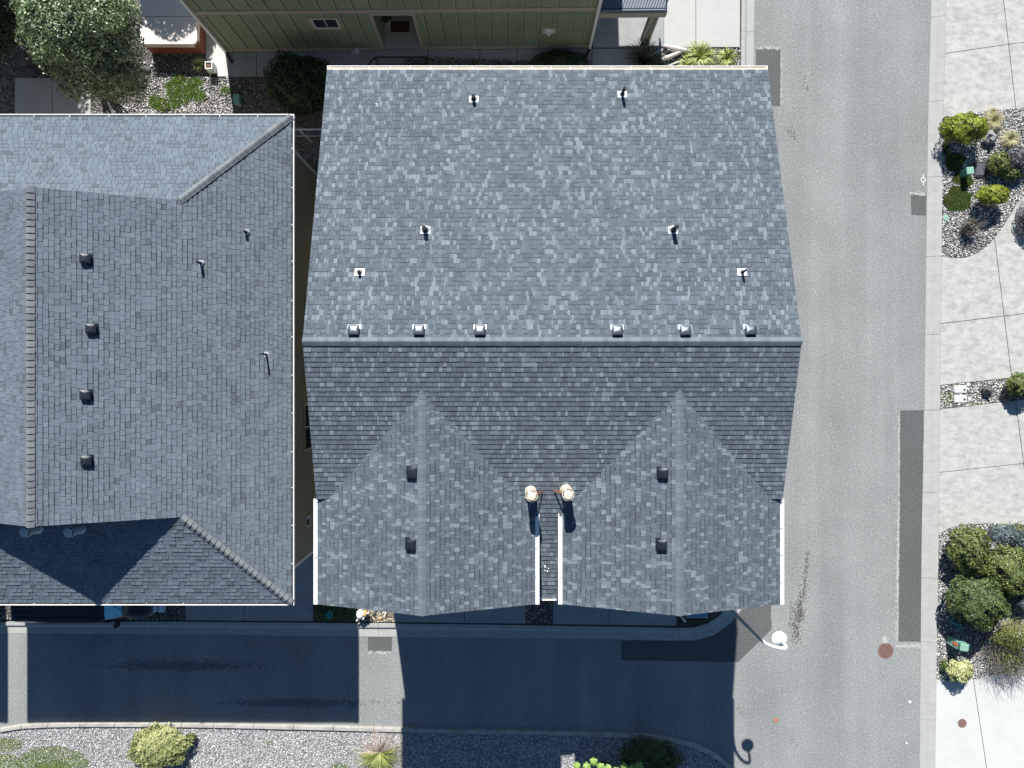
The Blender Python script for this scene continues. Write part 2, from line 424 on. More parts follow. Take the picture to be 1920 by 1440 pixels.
def caps(mb, p0, p1, da, db, wing=.13, piece=.14, th=.008, seed=3, lift=.012):
    """ridge caps from p0 (high, or start) to p1; butts face p1. da, db = 3D unit vectors running down each side"""
    q = random.Random(seed); p0 = Vector(p0); p1 = Vector(p1); d = p1 - p0; L = d.length; d /= L
    da = Vector(da); db = Vector(db); up = (-(da + db)).normalized() if (da + db).length > .01 else Vector((0, 0, 1))
    n = max(1, int(L / piece))
    for i in range(n):
        a = p0 + d * (L * i / n - .01); b = p0 + d * (L * (i + 1) / n)
        tint = q.uniform(-.3, 1.2)
        def sec(p, h):
            r = up * (h + lift)
            return [p + da * wing + up * .004 * 0 + r * .6, p + da * wing * .35 + r * .98, p + r * 1.1, p + db * wing * .35 + r * .98, p + db * wing + r * .6]
        A = sec(a, 0); B = sec(b, th); C = [v - up * (th + .02) for v in B]
        vs = A + B + C + [A[0] - up * .03, A[4] - up * .03]
        fs = [(k, k + 1, k + 6, k + 5) for k in range(4)] + [(k + 5, k + 6, k + 11, k + 10) for k in range(4)] + [(0, 5, 10, 15), (4, 16, 14, 9)]
        mb.add(vs, fs, tint)

# ------------------------------------------------------------------ foliage
def leaves(name, blobs, n, size, mat, parent, tlo=0.0, thi=1.0, flat=.45, aspect=.55, shell=.45, seed=1):
    """many small bent leaves spread through lumpy ellipsoids; blobs=[(cx,cy,cz,rx,ry,rz,weight)]"""
    g = np.random.default_rng(seed); W = np.array([b[6] if len(b) > 6 else b[3] * b[4] for b in blobs]); W = W / W.sum()
    cnt = g.multinomial(n, W); C = []; NM = []; T = []
    for b, k in zip(blobs, cnt):
        d = g.normal(size=(k, 3)); d /= np.linalg.norm(d, axis=1)[:, None]
        d[:, 2] = np.where(d[:, 2] < -.25, -d[:, 2], d[:, 2])
        ph = g.uniform(0, 6.28, 6)
        l = (np.sin(d[:, 0] * 5 + ph[0]) * np.sin(d[:, 1] * 6 + ph[1]) + np.sin(d[:, 2] * 7 + ph[2] + d[:, 0] * 4) + .7 * np.sin(d[:, 0] * 13 + ph[3]) * np.sin(d[:, 1] * 12 + ph[4]))
        r = (1 - shell * g.random(k) ** 2.2) * (1 + .10 * l)
        p = d * r[:, None] * np.array(b[3:6]) + np.array(b[0:3])
        keep = p[:, 2] > .02
        C.append(p[keep]); NM.append(d[keep]); T.append((np.clip(.5 + .12 * l + g.normal(0, .27, k), 0, 1))[keep])
    C = np.vstack(C); NM = np.vstack(NM); T = np.concatenate(T); k = len(C)
    nm = NM + g.normal(0, flat, (k, 3)); nm /= np.linalg.norm(nm, axis=1)[:, None]
    a = g.normal(size=(k, 3)); a -= (a * nm).sum(1)[:, None] * nm; a /= np.linalg.norm(a, axis=1)[:, None]
    b2 = np.cross(nm, a); s = size * g.uniform(.6, 1.3, k)[:, None]
    # leaf: 4 corners of a diamond folded along its rib (two triangles)
    V = np.stack([C - a * s, C + b2 * s * aspect + nm * s * .15, C + a * s, C - b2 * s * aspect + nm * s * .15], 1).reshape(-1, 3)
    i = np.arange(k) * 4; FC = np.vstack([np.column_stack([i, i + 1, i + 2]), np.column_stack([i, i + 2, i + 3])])
    t = tlo + (thi - tlo) * T
    return np_mesh(name, V, FC, np.concatenate([t, t]), mat, parent)
def twigs(name, c, R, h, n, mat, parent, rad=.012, seed=1, lean=(0, 0), jitter=.25):
    q = random.Random(seed); mb = MB()
    for _ in range(n):
        a = q.uniform(0, 2 * PI); rr = R * math.sqrt(q.random()); hh = h * q.uniform(.6, 1) * (1 - .35 * (rr / R) ** 2)
        p0 = Vector((c[0] + q.uniform(-.06, .06), c[1] + q.uniform(-.06, .06), c[2]))
        p3 = Vector((c[0] + math.cos(a) * rr + lean[0] * hh, c[1] + math.sin(a) * rr + lean[1] * hh, c[2] + hh))
        p1 = p0.lerp(p3, .35) + Vector((q.uniform(-1, 1), q.uniform(-1, 1), .4)) * jitter * .3
        p2 = p0.lerp(p3, .7) + Vector((q.uniform(-1, 1), q.uniform(-1, 1), .2)) * jitter * .3
        mb.tube([p0, p1, p2, p3], [rad, rad * .8, rad * .55, rad * .3], 4, q.random(), False)
    return mb.build(name, mat, parent)
def shrub(name, label, cat, c, r, n, size, mat, group=None, seed=1, extra=(), tw=14, flat=.45, aspect=.55, cz=None, shell=.45, tlo=0, thi=1):
    base = c[2] if len(c) > 2 else .05
    t = thing(name, label, cat, (c[0], c[1], base), group)
    z = base + (cz if cz is not None else r[2] * .75)
    bl = [(c[0], c[1], z, r[0], r[1], r[2])] + [(c[0] + e[0], c[1] + e[1], z + e[2], e[3], e[4], e[5]) for e in extra]
    leaves('foliage', bl, n, size, mat, t, tlo, thi, flat, aspect, shell, seed)
    twigs('branches', (c[0], c[1], base - .03), max(r[0], r[1]) * .75, z + r[2] * .45 - base, tw, M['twig'], t, .018, seed)
    return t
def tuft(name, label, cat, c, R, h, n, w, mat, group=None, seed=1, droop=.6, parent=None, arc=None, part='blades'):
    t = parent or thing(name, label, cat, (c[0], c[1], c[2] if len(c) > 2 else .03), group)
    z0 = c[2] if len(c) > 2 else .03
    g = np.random.default_rng(seed); V = []; FC = []; T = []
    for i in range(n):
        a = g.uniform(0, 2 * PI) if arc is None else g.uniform(*arc)
        L = R * g.uniform(.55, 1.05); hh = h * g.uniform(.6, 1.1); ww = w * g.uniform(.6, 1.2)
        dx, dy = math.cos(a), math.sin(a); sx, sy = -dy, dx
        tw_ = g.uniform(-.5, .5); pts = []
        b0 = g.uniform(0, .12) * R
        for k in range(5):
            u = k / 4; rr = b0 + L * u ** 1.1
            zz = z0 + hh * (math.sin(min(1, u * 1.15) * PI * .5) - droop * u ** 3)
            half = ww * (1 - u) ** .6 * .5 if k < 4 else .0008
            cx = c[0] + dx * rr + sx * tw_ * u * u * L * .3; cy = c[1] + dy * rr + sy * tw_ * u * u * L * .3
            pts.append((cx - sx * half, cy - sy * half, max(zz, z0))); pts.append((cx + sx * half, cy + sy * half, max(zz, z0) + half * .4))
        b = len(V); V += pts
        for k in range(4): FC.append((b + 2 * k, b + 2 * k + 1, b + 2 * k + 3, b + 2 * k + 2)); T.append(0)
        tt = g.random(); T[-4:] = [tt] * 4
    np_mesh(part, np.array(V), np.array(FC), np.array(T), mat, t)
    return t
def pebbles(name, label, poly, dens, size, mat, z=.03, holes=(), tpow=1.0):
    A = area_bbox(poly); pts = sample(poly, int(A * dens), holes); k = len(pts)
    oct_ = np.array([(1, 0, 0), (.3, .95, 0), (-.8, .6, 0), (-.8, -.6, 0), (.3, -.95, 0), (0, 0, .8), (.0, 0, -.4)])
    s = size * rng.uniform(.5, 1.35, k)[:, None, None] * np.column_stack([np.ones(k), rng.uniform(.55, .95, k), rng.uniform(.5, .8, k)])[:, None, :]
    v = oct_[None] * s; v = v + rng.normal(0, size * .09, v.shape)
    a = rng.uniform(0, 2 * PI, k); ca, sa = np.cos(a)[:, None], np.sin(a)[:, None]
    tilt = rng.uniform(-.6, .6, k)[:, None]; v[..., 2] += v[..., 0] * tilt
    x = v[..., 0] * ca - v[..., 1] * sa + pts[:, 0][:, None]; y = v[..., 0] * sa + v[..., 1] * ca + pts[:, 1][:, None]
    zz = v[..., 2] + z + rng.uniform(0, size * .5, k)[:, None]
    V = np.stack([x, y, zz], -1).reshape(-1, 3); i = (np.arange(k) * 7)[:, None]
    fs = [(j, (j + 1) % 5, 5) for j in range(5)] + [((j + 1) % 5, j, 6) for j in range(5)]
    FC = np.vstack([i + np.array(f)[None] for f in fs]); T = rng.random(k) ** tpow
    o = np_mesh(name, V, FC, np.concatenate([T] * len(fs)), mat)
    return tag(o, label, None, None, 'stuff')
def blades(name, label, polys, dens, h, mat, z=.03, wid=.008, holes=()):
    V = []; T = []
    for poly in polys:
        pts = sample(poly, int(area_bbox(poly) * dens), holes); k = len(pts)
        a = rng.uniform(0, 2 * PI, k); l = rng.uniform(.2, .9, k) * h; hh = h * rng.uniform(.5, 1.1, k)
        sx, sy = -np.sin(a) * wid, np.cos(a) * wid
        b = np.column_stack([pts, np.full(k, z)])
        V.append(np.stack([b - np.column_stack([sx, sy, 0 * sx]), b + np.column_stack([sx, sy, 0 * sx]), b + np.column_stack([np.cos(a) * l, np.sin(a) * l, hh])], 1).reshape(-1, 3))
        T.append(rng.random(k))
    V = np.vstack(V); T = np.concatenate(T); i = np.arange(len(T)) * 3
    return tag(np_mesh(name, V, np.column_stack([i, i + 1, i + 2]), T, mat), label, None, None, 'stuff')
def ragged(cx, cy, rx, ry, seed=1, n=26, amp=.22):
    q = random.Random(seed); ph = [q.uniform(0, 6.28) for _ in range(4)]
    return [(cx + rx * (1 + amp * (math.sin(2 * a + ph[0]) + .6 * math.sin(5 * a + ph[1]) + .5 * math.sin(9 * a + ph[2])) * .6) * math.cos(a),
             cy + ry * (1 + amp * (math.sin(3 * a + ph[2]) + .6 * math.sin(4 * a + ph[3]) + .5 * math.sin(8 * a + ph[1])) * .6) * math.sin(a)) for a in [2 * PI * i / n for i in range(n)]]

# ================================================================== SETTING: ground, roads, kerbs, paving
def sheet(name, poly, z, mat, kind='structure', label=None):
    mb = MB(); mb.add([(x, y, z) for x, y in ccw(poly)], [tuple(range(len(poly)))]); o = mb.build(name, mat)
    return tag(o, label, None, None, kind)
sheet('ground', [(-250, -250), (250, -250), (250, 250), (-250, 250)], -.03, M['ground'])
EX = 60
kern = PX([(1746, 0), (1740, 220), (1737, 430), (1733, 770), (1728, 1000), (1724, 1440)])
def xk(y, pts):   # x of a near-vertical line at world y
    pts = sorted(pts, key=lambda p: p[1])
    if y <= pts[0][1]: a, b = pts[0], pts[1]
    elif y >= pts[-1][1]: a, b = pts[-2], pts[-1]
    else:
        for a, b in zip(pts, pts[1:]):
            if a[1] <= y <= b[1]: break
    return a[0] + (b[0] - a[0]) * (y - a[1]) / (b[1] - a[1])
outer = PX([(1774, 0), (1768, 250), (1764, 600), (1760, 1000), (1753, 1440)], .1)
YS = [40.] + [P(0, y)[1] for y in range(-60, 1500, 60)] + [-40.]
street = [(xk(y, kern), y) for y in YS] + [*PX([(1410, 2300), (1408, 1600), (1390, 1475), (1368, 1440), (1330, 1411), (1300, 1398), (1265, 1389), (1220, 1382), (1150, 1378), (860, 1371), (550, 1364), (280, 1359), (90, 1360), (40, 1362.5), (0, 1369)]), (-60, P(0, 1373)[1]), (-60, P(0, 1180)[1]), (P(1330, 0)[0], P(0, 1180)[1]), (P(1405, 0)[0], P(0, 1100)[1]), (P(1405, 0)[0], 40.)]
sheet('street', street, 0.0, M['asphalt'])
def patch(poly, label, wob=.012):
    out = []; q = random.Random(len(label)); poly = ccw(poly)
    for i in range(len(poly)):
        a = Vector(poly[i]); b = Vector(poly[(i + 1) % len(poly)]); n = max(1, int((b - a).length / .25))
        for k in range(n):
            p = a.lerp(b, k / n); out.append((p.x + q.uniform(-wob, wob), p.y + q.uniform(-wob, wob)))
    o = sheet('asphalt_patch', out, .004, M['asphalt_patch']); o['label'] = label; return o
patch(PX([(1708, 366), (1736.5, 366), (1736, 404), (1708, 403)]), 'small square dark asphalt repair beside the right kerb')
patch(PX([(1688, 769), (1732, 769), (1729, 1000), (1726.5, 1203), (1685, 1203)]), 'long dark asphalt repair strip along the right kerb')
patch(PX([(1417, 92), (1463, 92), (1463, 198), (1417, 198)]), 'dark asphalt repair beside the roof corner')
patch(PX([(1165, 1201), (1165, 1238), (1384, 1241), (1447, 1180), (1444, 1118), (1405, 1118), (1385, 1152), (1370, 1168), (1340, 1190), (1305, 1201)]), 'dark asphalt repair wrapping the street corner')
patch(PX([(689, 1194), (735, 1194), (734, 1221), (690, 1221)]), 'small grey asphalt repair in the sunlit gap between shadows')

def strip(mb, inner, outerl, z0, z1, joints=None, t=.5):
    for i in range(len(inner) - 1):
        mb.prism([inner[i], inner[i + 1], outerl[i + 1], outerl[i]], z0, z1, t)
def lerp2(a, b, k): return (a[0] + (b[0] - a[0]) * k, a[1] + (b[1] - a[1]) * k)
# right kerb: gutter pan, rolled face and kerb top, in segments with thin joints
mb = MB()
jy = [-300, -130, 32, 190, 332, 481, 627, 769, 923, 1083, 1203, 1348, 1500, 1660, 1900]
for a, b in zip(jy, jy[1:]):
    ya, yb = P(0, a)[1] - .006, P(0, b)[1] + .006
    n = 3; prof = [(0, .012), (.42, .016), (.60, .075), (.72, .10), (1, .104)]
    for i in range(n):
        y0 = ya + (yb - ya) * i / n; y1 = ya + (yb - ya) * (i + 1) / n
        r = []
        for y in (y0, y1):
            xi, xo = xk(y, kern), xk(y, outer)
            r += [(xi + (xo - xi) * k, y, z) for k, z in prof]
            r += [(xo, y, -.05), (xi, y, -.05)]
        fs = [(k, k + 1, k + 8, k + 7) for k in range(6)] + [(6, 0, 7, 13)]
        if i == 0: fs.append(tuple(range(7)))
        if i == n - 1: fs.append(tuple(range(13, 6, -1)))
        mb.add(r, fs)
o = mb.build('kerb', M['concrete_kerb']); tag(o, 'long pale concrete kerb on the right side of the street', None, None, 'structure')
# front kerb and its corner curve
low = PX([(-700, 1184), (0, 1187), (285, 1189), (560, 1192), (860, 1195), (1180, 1199), (1260, 1201), (1305, 1200), (1340, 1190), (1370, 1168), (1385, 1150), (1398, 1120), (1404, 1060), (1406, 900), (1408, 500), (1412, 200), (1413.5, 60), (1416, -100), (1420, -700)])
top = PX([(-700, 1163), (0, 1165), (285, 1164), (560, 1166), (860, 1169), (1180, 1174), (1260, 1176), (1300, 1175), (1325, 1168), (1348, 1153), (1362, 1136), (1372, 1105), (1378, 1050), (1380, 900), (1382, 500), (1387, 200), (1388.5, 60), (1390, -100), (1394, -700)])
def resample(A, B, step):
    oa, ob = [A[0]], [B[0]]
    for i in range(len(A) - 1):
        L = math.dist(A[i], A[i + 1]); n = max(1, round(L / step))
        for k in range(1, n + 1): oa.append(lerp2(A[i], A[i + 1], k / n)); ob.append(lerp2(B[i], B[i + 1], k / n))
    return oa, ob
def kerb_run(mb, A, B, prof, zb=-.05, gapevery=1, gap=.012):
    n = len(prof)
    for i in range(len(A) - 1):
        L = max(math.dist(A[i], A[i + 1]), 1e-3); g = gap / L if i % gapevery == 0 else 0
        r = []
        for k in (g, 1.0):
            a = lerp2(A[i], A[i + 1], k); b = lerp2(B[i], B[i + 1], k)
            r += [(*lerp2(a, b, u), z) for u, z in prof] + [(*b, zb), (*a, zb)]
        m = n + 2
        mb.add(r, [(k, k + m, k + m + 1, k + 1) for k in range(m - 1)] + [(m - 1, 2 * m - 1, m, 0), tuple(range(m - 1, -1, -1)), tuple(range(m, 2 * m))])
mb = MB(); A, B = resample(low, top, 3.1)
kerb_run(mb, A, B, [(0, .012), (.55, .018), (.68, .09), (.76, .105), (1, .11)])
o = mb.build('kerb', M['concrete_kerb']); tag(o, 'shaded concrete kerb in front of the houses curving round the corner', None, None, 'structure')
cl = [(-260, 1372), (-60, 1374), (0, 1369), (40, 1362.5), (90, 1360), (150, 1359), (280, 1359), (400, 1360.5), (550, 1364), (700, 1367.5), (860, 1371), (1000, 1373), (1150, 1378), (1220, 1382), (1265, 1389), (1300, 1398), (1330, 1411), (1350, 1424), (1368, 1440), (1390, 1475), (1402, 1520), (1408, 1600), (1410, 2300)]
cw = PX(cl, .1); lo, hi = [], []
for i, p in enumerate(cw):
    a = cw[max(i - 1, 0)]; b = cw[min(i + 1, len(cw) - 1)]; L = math.dist(a, b); nx, ny = (b[1] - a[1]) / L, -(b[0] - a[0]) / L
    hi.append((p[0] - nx * .085, p[1] - ny * .085)); lo.append((p[0] + nx * .085, p[1] + ny * .085))
mb = MB(); A, B = resample(hi, lo, 1.75)
kerb_run(mb, A, B, [(0, .02), (.08, .12), (.16, .135), (.9, .135), (1, .125)], gap=.02)
o = mb.build('kerb', M['kerb_old']); tag(o, 'thin weathered concrete kerb along the lane and gravel bed at the bottom', None, None, 'structure')
# ground beyond the bottom kerb
bedpoly = [q for q in lo] + [(P(1410, 0)[0], -60), (-60, -60)]
sheet('planting_bed', bedpoly, .03, M['gravel_lightfloor'])

def slabs(name, poly, joints, mat, z1=.1, label=None):
    ps = [ccw(poly)]
    for a, b in joints: ps = split(ps, a, b)
    mb = MB()
    for p in ps: mb.prism(p, -.05, z1)
    return tag(mb.build(name, mat), label, None, None, 'structure')
def ko(y): return (xk(P(0, y, .1)[1], outer) + .008, P(0, y, .1)[1])
z = .1
def J(a, b):
    return (P(*a, z), P(*b, z))
slabs('driveway', [ko(-250)] + PX([(2500, -300), (2500, 110), (1920, 203), (1860, 207), (1800, 216)], z) + [ko(222), ko(100)],
      [J((1877, -40), (1905, 205)), J((1773, 100), (1920, 79))], M['concrete'], label='pale mottled driveway slabs at the top right')
slabs('driveway', [ko(481)] + PX([(1790, 484), (1812, 483), (1835, 474), (1855, 459), (1880, 427), (1897, 400), (1907, 382), (1940, 350), (2500, 280), (2500, 630), (1895, 708)], z) + [ko(722), ko(600)],
      [J((1864, 440), (1897, 708)), J((1762, 607), (1920, 588))], M['concrete'], label='pale mottled driveway slabs between the two upper gravel beds')
slabs('driveway', [ko(768)] + PX([(1880, 754), (2500, 680), (2500, 1010), (1920, 985), (1860, 981), (1800, 984), (1778, 991)], z) + [ko(1002), ko(880)],
      [J((1903, 740), (1934, 985)), J((1760, 886), (1920, 869))], M['concrete'], label='pale mottled driveway slabs above the lower shrub bed')
slabs('driveway', [ko(1275)] + PX([(1768, 1275), (1800, 1281), (1900, 1258), (2500, 1190), (2500, 1700)], z) + [ko(1700), ko(1450)],
      [J((1826, 1280), (1850, 1440)), J((1905, 1262), (2080, 1440))], M['concrete_clean'], label='very pale clean driveway at the bottom right')
# front drives under the eaves
def fd(x0, x1, js, label):
    def ty(x): return (xk2(x), )
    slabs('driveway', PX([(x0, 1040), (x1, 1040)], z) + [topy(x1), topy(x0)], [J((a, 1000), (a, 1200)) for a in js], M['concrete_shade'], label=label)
def topy(x):
    ys = [(-700, 1162), (285, 1163), (560, 1165), (860, 1168), (1180, 1173), (1300, 1174)]
    for (a, ya), (b, yb) in zip(ys, ys[1:]):
        if a <= x <= b: return P(x, ya + (yb - ya) * (x - a) / (b - a) - .6, z)
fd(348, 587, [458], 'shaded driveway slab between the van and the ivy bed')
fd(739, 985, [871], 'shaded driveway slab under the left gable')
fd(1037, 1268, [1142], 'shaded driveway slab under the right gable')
# beds in front of the houses
for nm, x0, x1, mt, lb in (('planting_bed', 587, 739, 'soil', 'ivy and bark bed between two driveways'), ('planting_bed', 985, 1037, 'gravel_brown', 'dark gravel strip between the driveways'), ('planting_bed', -400, 348, 'gravel_brown', 'dark gravel bed under the parked van')):
    mb = MB(); mb.prism(PX([(x0, 1040), (x1, 1040)], z) + [topy(x1), topy(x0)], -.05, .085); tag(mb.build(nm, M[mt]), lb, None, None, 'structure')
mb = MB(); mb.prism(PX([(1268, 1040), (1350, 1040), (1376, 1060), (1370, 1105), (1360, 1136), (1346, 1152), (1323, 1166), (1300, 1173), (1268, 1174)], .08), -.05, .085)
tag(mb.build('planting_bed', M['soil']), 'dark corner bed behind the curved kerb', None, None, 'structure')
# right-hand beds
bedA = [ko(223)] + PX([(1800, 217), (1860, 208), (1920, 204), (2500, 112), (2500, 278), (1940, 349), (1905, 381), (1895, 400), (1878, 427), (1853, 459), (1833, 474), (1811, 482), (1790, 483)], .06) + [ko(480)]
bedB = [ko(723)] + PX([(1895, 709), (2500, 632), (2500, 679), (1880, 753)], .06) + [ko(767)]
bedC = [ko(1003)] + PX([(1779, 992), (1801, 985), (1860, 982), (1920, 986), (2500, 1012), (2500, 1188), (1900, 1257), (1800, 1280), (1768, 1274)], .06) + [ko(1274)]
for p, lb in ((bedA, 'upper right gravel bed floor'), (bedB, 'narrow gravel bed floor between driveways'), (bedC, 'lower right shrub bed floor')):
    mb = MB(); mb.prism(ccw(p), -.05, .06); tag(mb.build('planting_bed', M['gravel_floor']), lb, None, None, 'structure')
# top: bright driveway, covered parking, walk, patios
slabs('driveway', PX([(1245, -400), (1389, -400), (1387, 88), (1245, 88)], z), [J((1304, -300), (1305, 200))], M['concrete_top'], label='bright clean driveway at the top beside the street')
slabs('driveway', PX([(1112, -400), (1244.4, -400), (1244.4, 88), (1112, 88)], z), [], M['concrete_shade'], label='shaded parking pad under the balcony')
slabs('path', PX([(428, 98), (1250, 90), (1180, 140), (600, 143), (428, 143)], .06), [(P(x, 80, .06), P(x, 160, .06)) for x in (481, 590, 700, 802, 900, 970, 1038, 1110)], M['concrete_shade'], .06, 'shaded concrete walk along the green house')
slabs('patio', PX([(385, -100), (427.4, -100), (427.4, 98), (427.4, 143), (408, 143), (400, 125), (386, 110)], .06), [], M['concrete_clean'], .06, 'sunlit concrete strip between the hot tub and the green house')
slabs('patio', PX([(28, 146), (170, 146), (170, 260), (28, 260)], .06), [(P(98, 100, .06), P(98, 300, .06))], M['concrete_kerb'], .06, 'square concrete patio slabs beside the glossy tree')
mb = MB(); mb.prism(PX([(-300, -200), (384, -200), (384, 144), (600, 144), (1240, 141), (1240, 91), (1387, 89), (1387, 300), (-300, 300)], .02), -.04, .02)
tag(mb.build('planting_bed', M['gravel_brown']), 'brown gravel yard behind the houses', None, None, 'structure')

# pebble layers
ms = [ragged(*P(1790, 303, .07), .42, .38, 2), ragged(*P(1805, 335, .07), .40, .38, 12), ragged(*P(1795, 375, .07), .66, .5, 6), ragged(*P(1772, 280, .07), .15, .3, 7)]
for i_, p_ in enumerate(ms): sheet('moss_patch', p_, .066 + i_ * .004, M['moss_soil'], 'structure', ['mossy soil below the golden shrub', 'mossy soil round the green pedestal', 'mossy soil mound by the kerb', 'mossy soil sliver at the kerb'][i_])
gr = [ragged(*P(100, 1425), 1.35, .6, 3), ragged(*P(5, 1430), .9, .4, 5), ragged(*P(15, 1395), .6, .3, 8), ragged(*P(505, 1392), .14, .08, 8), ragged(*P(640, 1435), .35, .1, 4)]
pebbles('gravel', 'coarse grey and white gravel filling the upper right bed', bedA, 560, .038, M['pebble'], .07, ms)
pebbles('gravel', 'coarse gravel in the narrow bed between two driveways', bedB, 560, .038, M['pebble'], .07)
pebbles('gravel', 'coarse gravel round the shrubs of the lower right bed', bedC, 560, .038, M['pebble'], .07)
sb = ccw(clip_half(clip_half(clip_half(bedpoly, -1, 0, 22.5), 1, 0, 10.0), 0, -1, 18.2))
pebbles('gravel', 'fine grey gravel along the lane at the bottom', sb, 760, .028, M['pebble_light'], .035, [ragged(*P(100, 1436), .7, .25, 3)])
yardL = PX([(-60, 60), (384, 60), (384, 144), (600, 144), (600, 330), (-60, 330)])
patl = PX([(28, 146), (170, 146), (170, 330), (28, 330)])
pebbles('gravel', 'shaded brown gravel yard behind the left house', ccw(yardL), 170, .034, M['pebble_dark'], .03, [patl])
sunny = PX([(285, 135), (430, 150), (442, 230), (180, 235), (180, 215), (270, 190)])
pebbles('gravel', 'sunlit pale gravel beside the bright green weeds', ccw(sunny), 480, .036, M['pebble'], .035, [], .8)
bedF = PX([(1245, 89.5), (1387, 89.5), (1387, 180), (1245, 180)])
pebbles('gravel', 'pale gravel under the driftwood at the top', ccw(bedF), 420, .04, M['pebble'], .03, [])
pebbles('gravel', 'dark gravel between the parked van and the drive', PX([(-60, 1100), (347, 1100), (347, 1162), (-60, 1162)], .08), 380, .035, M['pebble_dark'], .09)
pebbles('gravel', 'dark gravel strip between the two front drives', PX([(986, 1100), (1036, 1100), (1036, 1168), (986, 1168)], .08), 420, .035, M['pebble_dark'], .09)
pebbles('bark_mulch', 'sunlit bark chips and gravel beside the garden ornament', PX([(672, 1100), (738, 1100), (738, 1166), (672, 1166)], .08), 600, .03, tinted('mulch', [(0, (.10, .07, .045)), (.5, (.42, .36, .25)), (1, (.75, .70, .58))], .9, 0), .09)
blades('grass', 'patchy lawn grass among gravel at the bottom left', gr, 3300, .055, M['grass'], .035, .008)
gw = [ragged(*P(345, 165), .75, .55, 2, amp=.35), ragged(*P(425, 170), .22, .16, 4), ragged(*P(310, 195), .6, .3, 9, amp=.4), ragged(*P(372, 180), .35, .25, 11)]
blades('ground_cover', 'bright green weeds growing through the sunlit gravel', gw, 1900, .11, M['grass'], .035, .015)
blades('ground_cover', 'low mossy green ground cover beside the kerb', ms, 7500, .05, M['grass_moss'], .08, .011)
mw = [ragged(*P(1776, 748, .07), .26, .3, 3), ragged(*P(1792, 735, .07), .14, .1, 4), ragged(*P(1835, 757, .07), .7, .08, 5), ragged(*P(1789, 722, .07), .2, .06, 9)]
blades('ground_cover', 'yellowish weeds in the narrow bed round the white valve lids', mw, 2400, .045, M['grass'], .07, .011)
iv = PX([(590, 1110), (672, 1110), (668, 1163), (590, 1163)], .09)
def leafstuff(name, label, poly, dens, size, mat, z, hgt):
    pts = sample(ccw(poly), int(area_bbox(poly) * dens)); k = len(pts)
    C = np.column_stack([pts, z + rng.random(k) * hgt]); nm = rng.normal(0, .5, (k, 3)); nm[:, 2] += 1; nm /= np.linalg.norm(nm, axis=1)[:, None]
    a = rng.normal(size=(k, 3)); a -= (a * nm).sum(1)[:, None] * nm; a /= np.linalg.norm(a, axis=1)[:, None]; b = np.cross(nm, a); s = size * rng.uniform(.6, 1.3, k)[:, None]
    V = np.stack([C - a * s, C + b * s * .7, C + a * s, C - b * s * .7], 1).reshape(-1, 3); i = np.arange(k) * 4
    return tag(np_mesh(name, V, np.column_stack([i, i + 1, i + 2, i + 3]), rng.random(k), mat), label, None, None, 'stuff')
leafstuff('ground_cover', 'dark ivy ground cover in the bed under the left gable', iv, 900, .035, M['leaf_mid'], .1, .15)
leafstuff('ground_cover', 'dark low ground cover in the curved corner bed', PX([(1272, 1110), (1350, 1110), (1340, 1150), (1315, 1166), (1272, 1170)], .09), 500, .035, M['leaf_dark'], .1, .12)
leafstuff('ground_cover', 'dark low shrubs edging the walk by the green house', PX([(760, 112), (850, 112), (1010, 118), (1010, 140), (760, 140)], .1), 600, .035, M['leaf_dark'], .08, .3)

# litter and small marks on the road
def litter(label, spots, n, size):
    V = []; FC = []
    for i in range(n):
        (a, b, sd) = rnd.choice(spots); k = rnd.random()
        x, y = P(a[0] + (b[0] - a[0]) * k + rnd.gauss(0, sd), a[1] + (b[1] - a[1]) * k + rnd.gauss(0, sd)); s = size * rnd.uniform(.4, 1.3); an = rnd.uniform(0, 6.3)
        bq = len(V); m = 5
        for j in range(m): V.append((x + s * rnd.uniform(.6, 1) * math.cos(an + j * 1.256), y + s * rnd.uniform(.6, 1) * math.sin(an + j * 1.256), .008 + rnd.uniform(0, .004)))
        FC.append(tuple(range(bq, bq + m)))
    np_mesh_o = MB(); np_mesh_o.add(V, FC); tag(np_mesh_o.build('leaf_litter', M['litter']), label, None, None, 'stuff')
litter('dark crumbs of debris scattered on the street beside the roof', [((1514, 1030), (1508, 1120), 2), ((1503, 1110), (1500, 1160), 4), ((1500, 1125), (1500, 1165), 3.5), ((1485, 1130), (1492, 1205), 5), ((1487, 1160), (1496, 1200), 5), ((1510, 1060), (1495, 1180), 5)], 800, .024)
litter('faint dark specks on the street near the lamp shadow', [((1383, 1325), (1395, 1345), 5), ((1328, 1325), (1345, 1330), 6), ((1485, 1370), (1490, 1400), 5), ((1180, 1326), (1250, 1328), 8), ((1510, 130), (1512, 180), 6), ((1480, 240), (1488, 262), 4)], 200, .02)
def stain(cx, cy, rx, ry, seed, n=500):
    V = []; FC = []; mbs = MB(); q = random.Random(seed)
    for i in range(n):
        x, y = P(cx + q.gauss(0, rx), cy + q.gauss(0, ry)); s = q.uniform(.01, .05); b = len(V)
        V += [(x + s * q.uniform(.6, 1.6) * math.cos(j * 1.05), y + s * .7 * math.sin(j * 1.05), .0045 + q.uniform(0, .003)) for j in range(6)]; FC.append(tuple(range(b, b + 6)))
    mbs.add(V, FC); return mbs
def halo(label, segs, n, seed):
    mbs = MB(); q = random.Random(seed)
    for i in range(n):
        a, b, sd = q.choice(segs); k = q.random(); x, y = P(a[0] + (b[0] - a[0]) * k - abs(q.gauss(0, sd)), a[1] + (b[1] - a[1]) * k + q.gauss(0, 1.5)); s_ = q.uniform(.01, .035)
        mbs.add([(x + s_ * q.uniform(.6, 1.4) * math.cos(j * 1.05), y + s_ * math.sin(j * 1.05), .0042 + q.uniform(0, .002)) for j in range(6)], [tuple(range(6))])
    tag(mbs.build('grit', M['pale_grit']), label, None, None, 'stuff')
